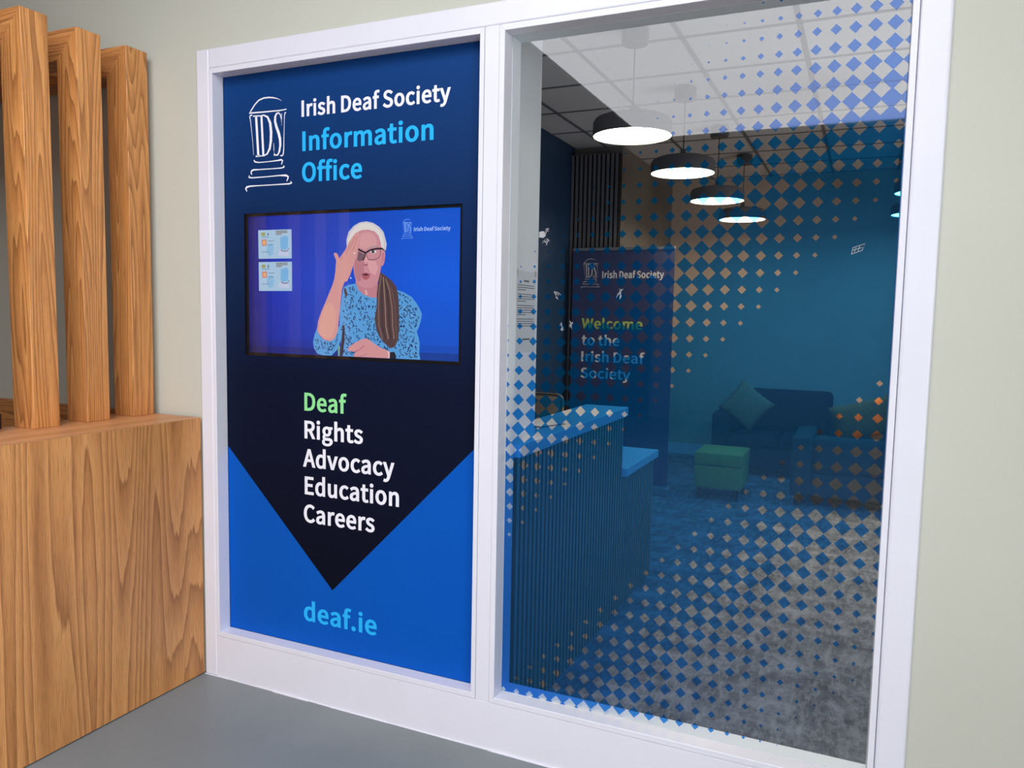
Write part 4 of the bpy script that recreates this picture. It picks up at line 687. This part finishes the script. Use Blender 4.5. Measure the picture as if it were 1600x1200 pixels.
# ---------------------------------------------------------------- seating at the back
def cushion(name, c, w_, h_, th, rx, ry, rz, mat, label):
    bm = bmesh.new(); N = 14; top = []; bot = []
    for i in range(N+1):
        for j in range(N+1):
            u, v = i/N*2-1, j/N*2-1; b_ = ((1-u*u)*(1-v*v))**.38; k_ = 1-.10*(1-abs(u))*0-.07*(abs(v)**2)*(1-u*u)*0
            pin = .92+.08*abs(u*v); px_, pz_ = u*w_/2*(.93+.07*abs(v)**2), v*h_/2*(.93+.07*abs(u)**2)
            top.append(bm.verts.new((px_, -b_*th/2, pz_))); bot.append(bm.verts.new((px_, b_*th/2, pz_)))
    for i in range(N):
        for j in range(N):
            a = i*(N+1)+j; q = (a, a+1, a+N+2, a+N+1)
            bm.faces.new([top[t] for t in q]); bm.faces.new([bot[t] for t in q[::-1]])
    bmesh.ops.remove_doubles(bm, verts=bm.verts, dist=.0005); bmesh.ops.recalc_face_normals(bm, faces=bm.faces)
    o = mesh_from_bm(name, bm, mat, None, True); o.rotation_euler = (rx, ry, rz); o.location = c; return tag(o, label, 'cushion')
def rbox(name, b, mat, parent, bev=.03): return box(name, *b, mat, parent, bev, 3, True)
def sofa(t, x0, x1, y0, y1, arm, back, seat, mat, n, face=-1):
    aw = .16
    rbox('arm', (x0, x0+aw, y0, y1, .09, arm), mat, t); rbox('arm', (x1-aw, x1, y0, y1, .09, arm), mat, t)
    rbox('base', (x0+aw, x1-aw, y0+.02, y1-.02, .09, .28), mat, t, .02)
    yb = (y1-.2, y1) if face < 0 else (y0, y0+.2)
    rbox('backrest', (x0+aw, x1-aw, yb[0], yb[1], .28, back), mat, t, .05)
    ys = (y0+.01, y1-.21) if face < 0 else (y0+.21, y1-.01)
    w_ = (x1-x0-2*aw)/n
    for i in range(n): rbox('seat_cushion', (x0+aw+i*w_+.004, x0+aw+(i+1)*w_-.004, ys[0], ys[1], .285, seat), mat, t, .04)
    for X in (x0+.06, x1-.06):
        for Y in (y0+.06, y1-.06): box('foot', X-.025, X+.025, Y-.025, Y+.025, 0, .092, M['black'], t)
so = thing('sofa', (1.65, 5.8, 0), 'navy two-seat sofa against the office back wall', 'sofa')
sofa(so, 1.03, 2.26, 5.40, 6.20, .60, .80, .385, M['navy_fab'], 2)
cushion('cushion', (1.34, 5.50, .672), .39, .37, .13, -.12, math.radians(38), 0, M['taupe_fab'], 'taupe cushion propped on its corner on the navy sofa')
ac = thing('armchair', (2.25, 4.7, 0), 'charcoal low armchair seen from behind near the right frame edge', 'armchair')
sofa(ac, 1.86, 2.72, 4.32, 5.06, .575, .575, .42, M['char_fab'], 1, 1)
cushion('cushion', (2.38, 4.72, .70), .50, .34, .14, .25, math.radians(-16), .2, M['orange_fab'], 'burnt orange cushion on the charcoal armchair by the right frame edge')
ot = thing('ottoman', (1.30, 4.4, 0), 'small boxy olive-green upholstered ottoman on dark legs', 'ottoman')
rbox('lid', (1.105, 1.50, 4.19, 4.65, .29, .40), M['green_fab'], ot, .015)
rbox('box', (1.11, 1.495, 4.195, 4.645, .10, .288), M['green_fab'], ot, .01)
for X in (1.15, 1.455):
    for Y in (4.235, 4.605): lathe('leg', [(0, 0), (.014, 0), (.022, .101), (0, .101)], (X, Y, 0), M['black'], ot, 12)
st = thing('side_table', (2.42, 6.05, 0), 'low dark side table standing against the back wall behind the sofa end', 'table')
box('table_top', 2.27, 2.75, 5.85, 6.28, .49, .52, M['navy_fab'], st, .004)
for X in (2.29, 2.71):
    for Y in (5.88, 6.24): box('leg', X, X+.025, Y, Y+.025, 0, .49, M['black'], st)
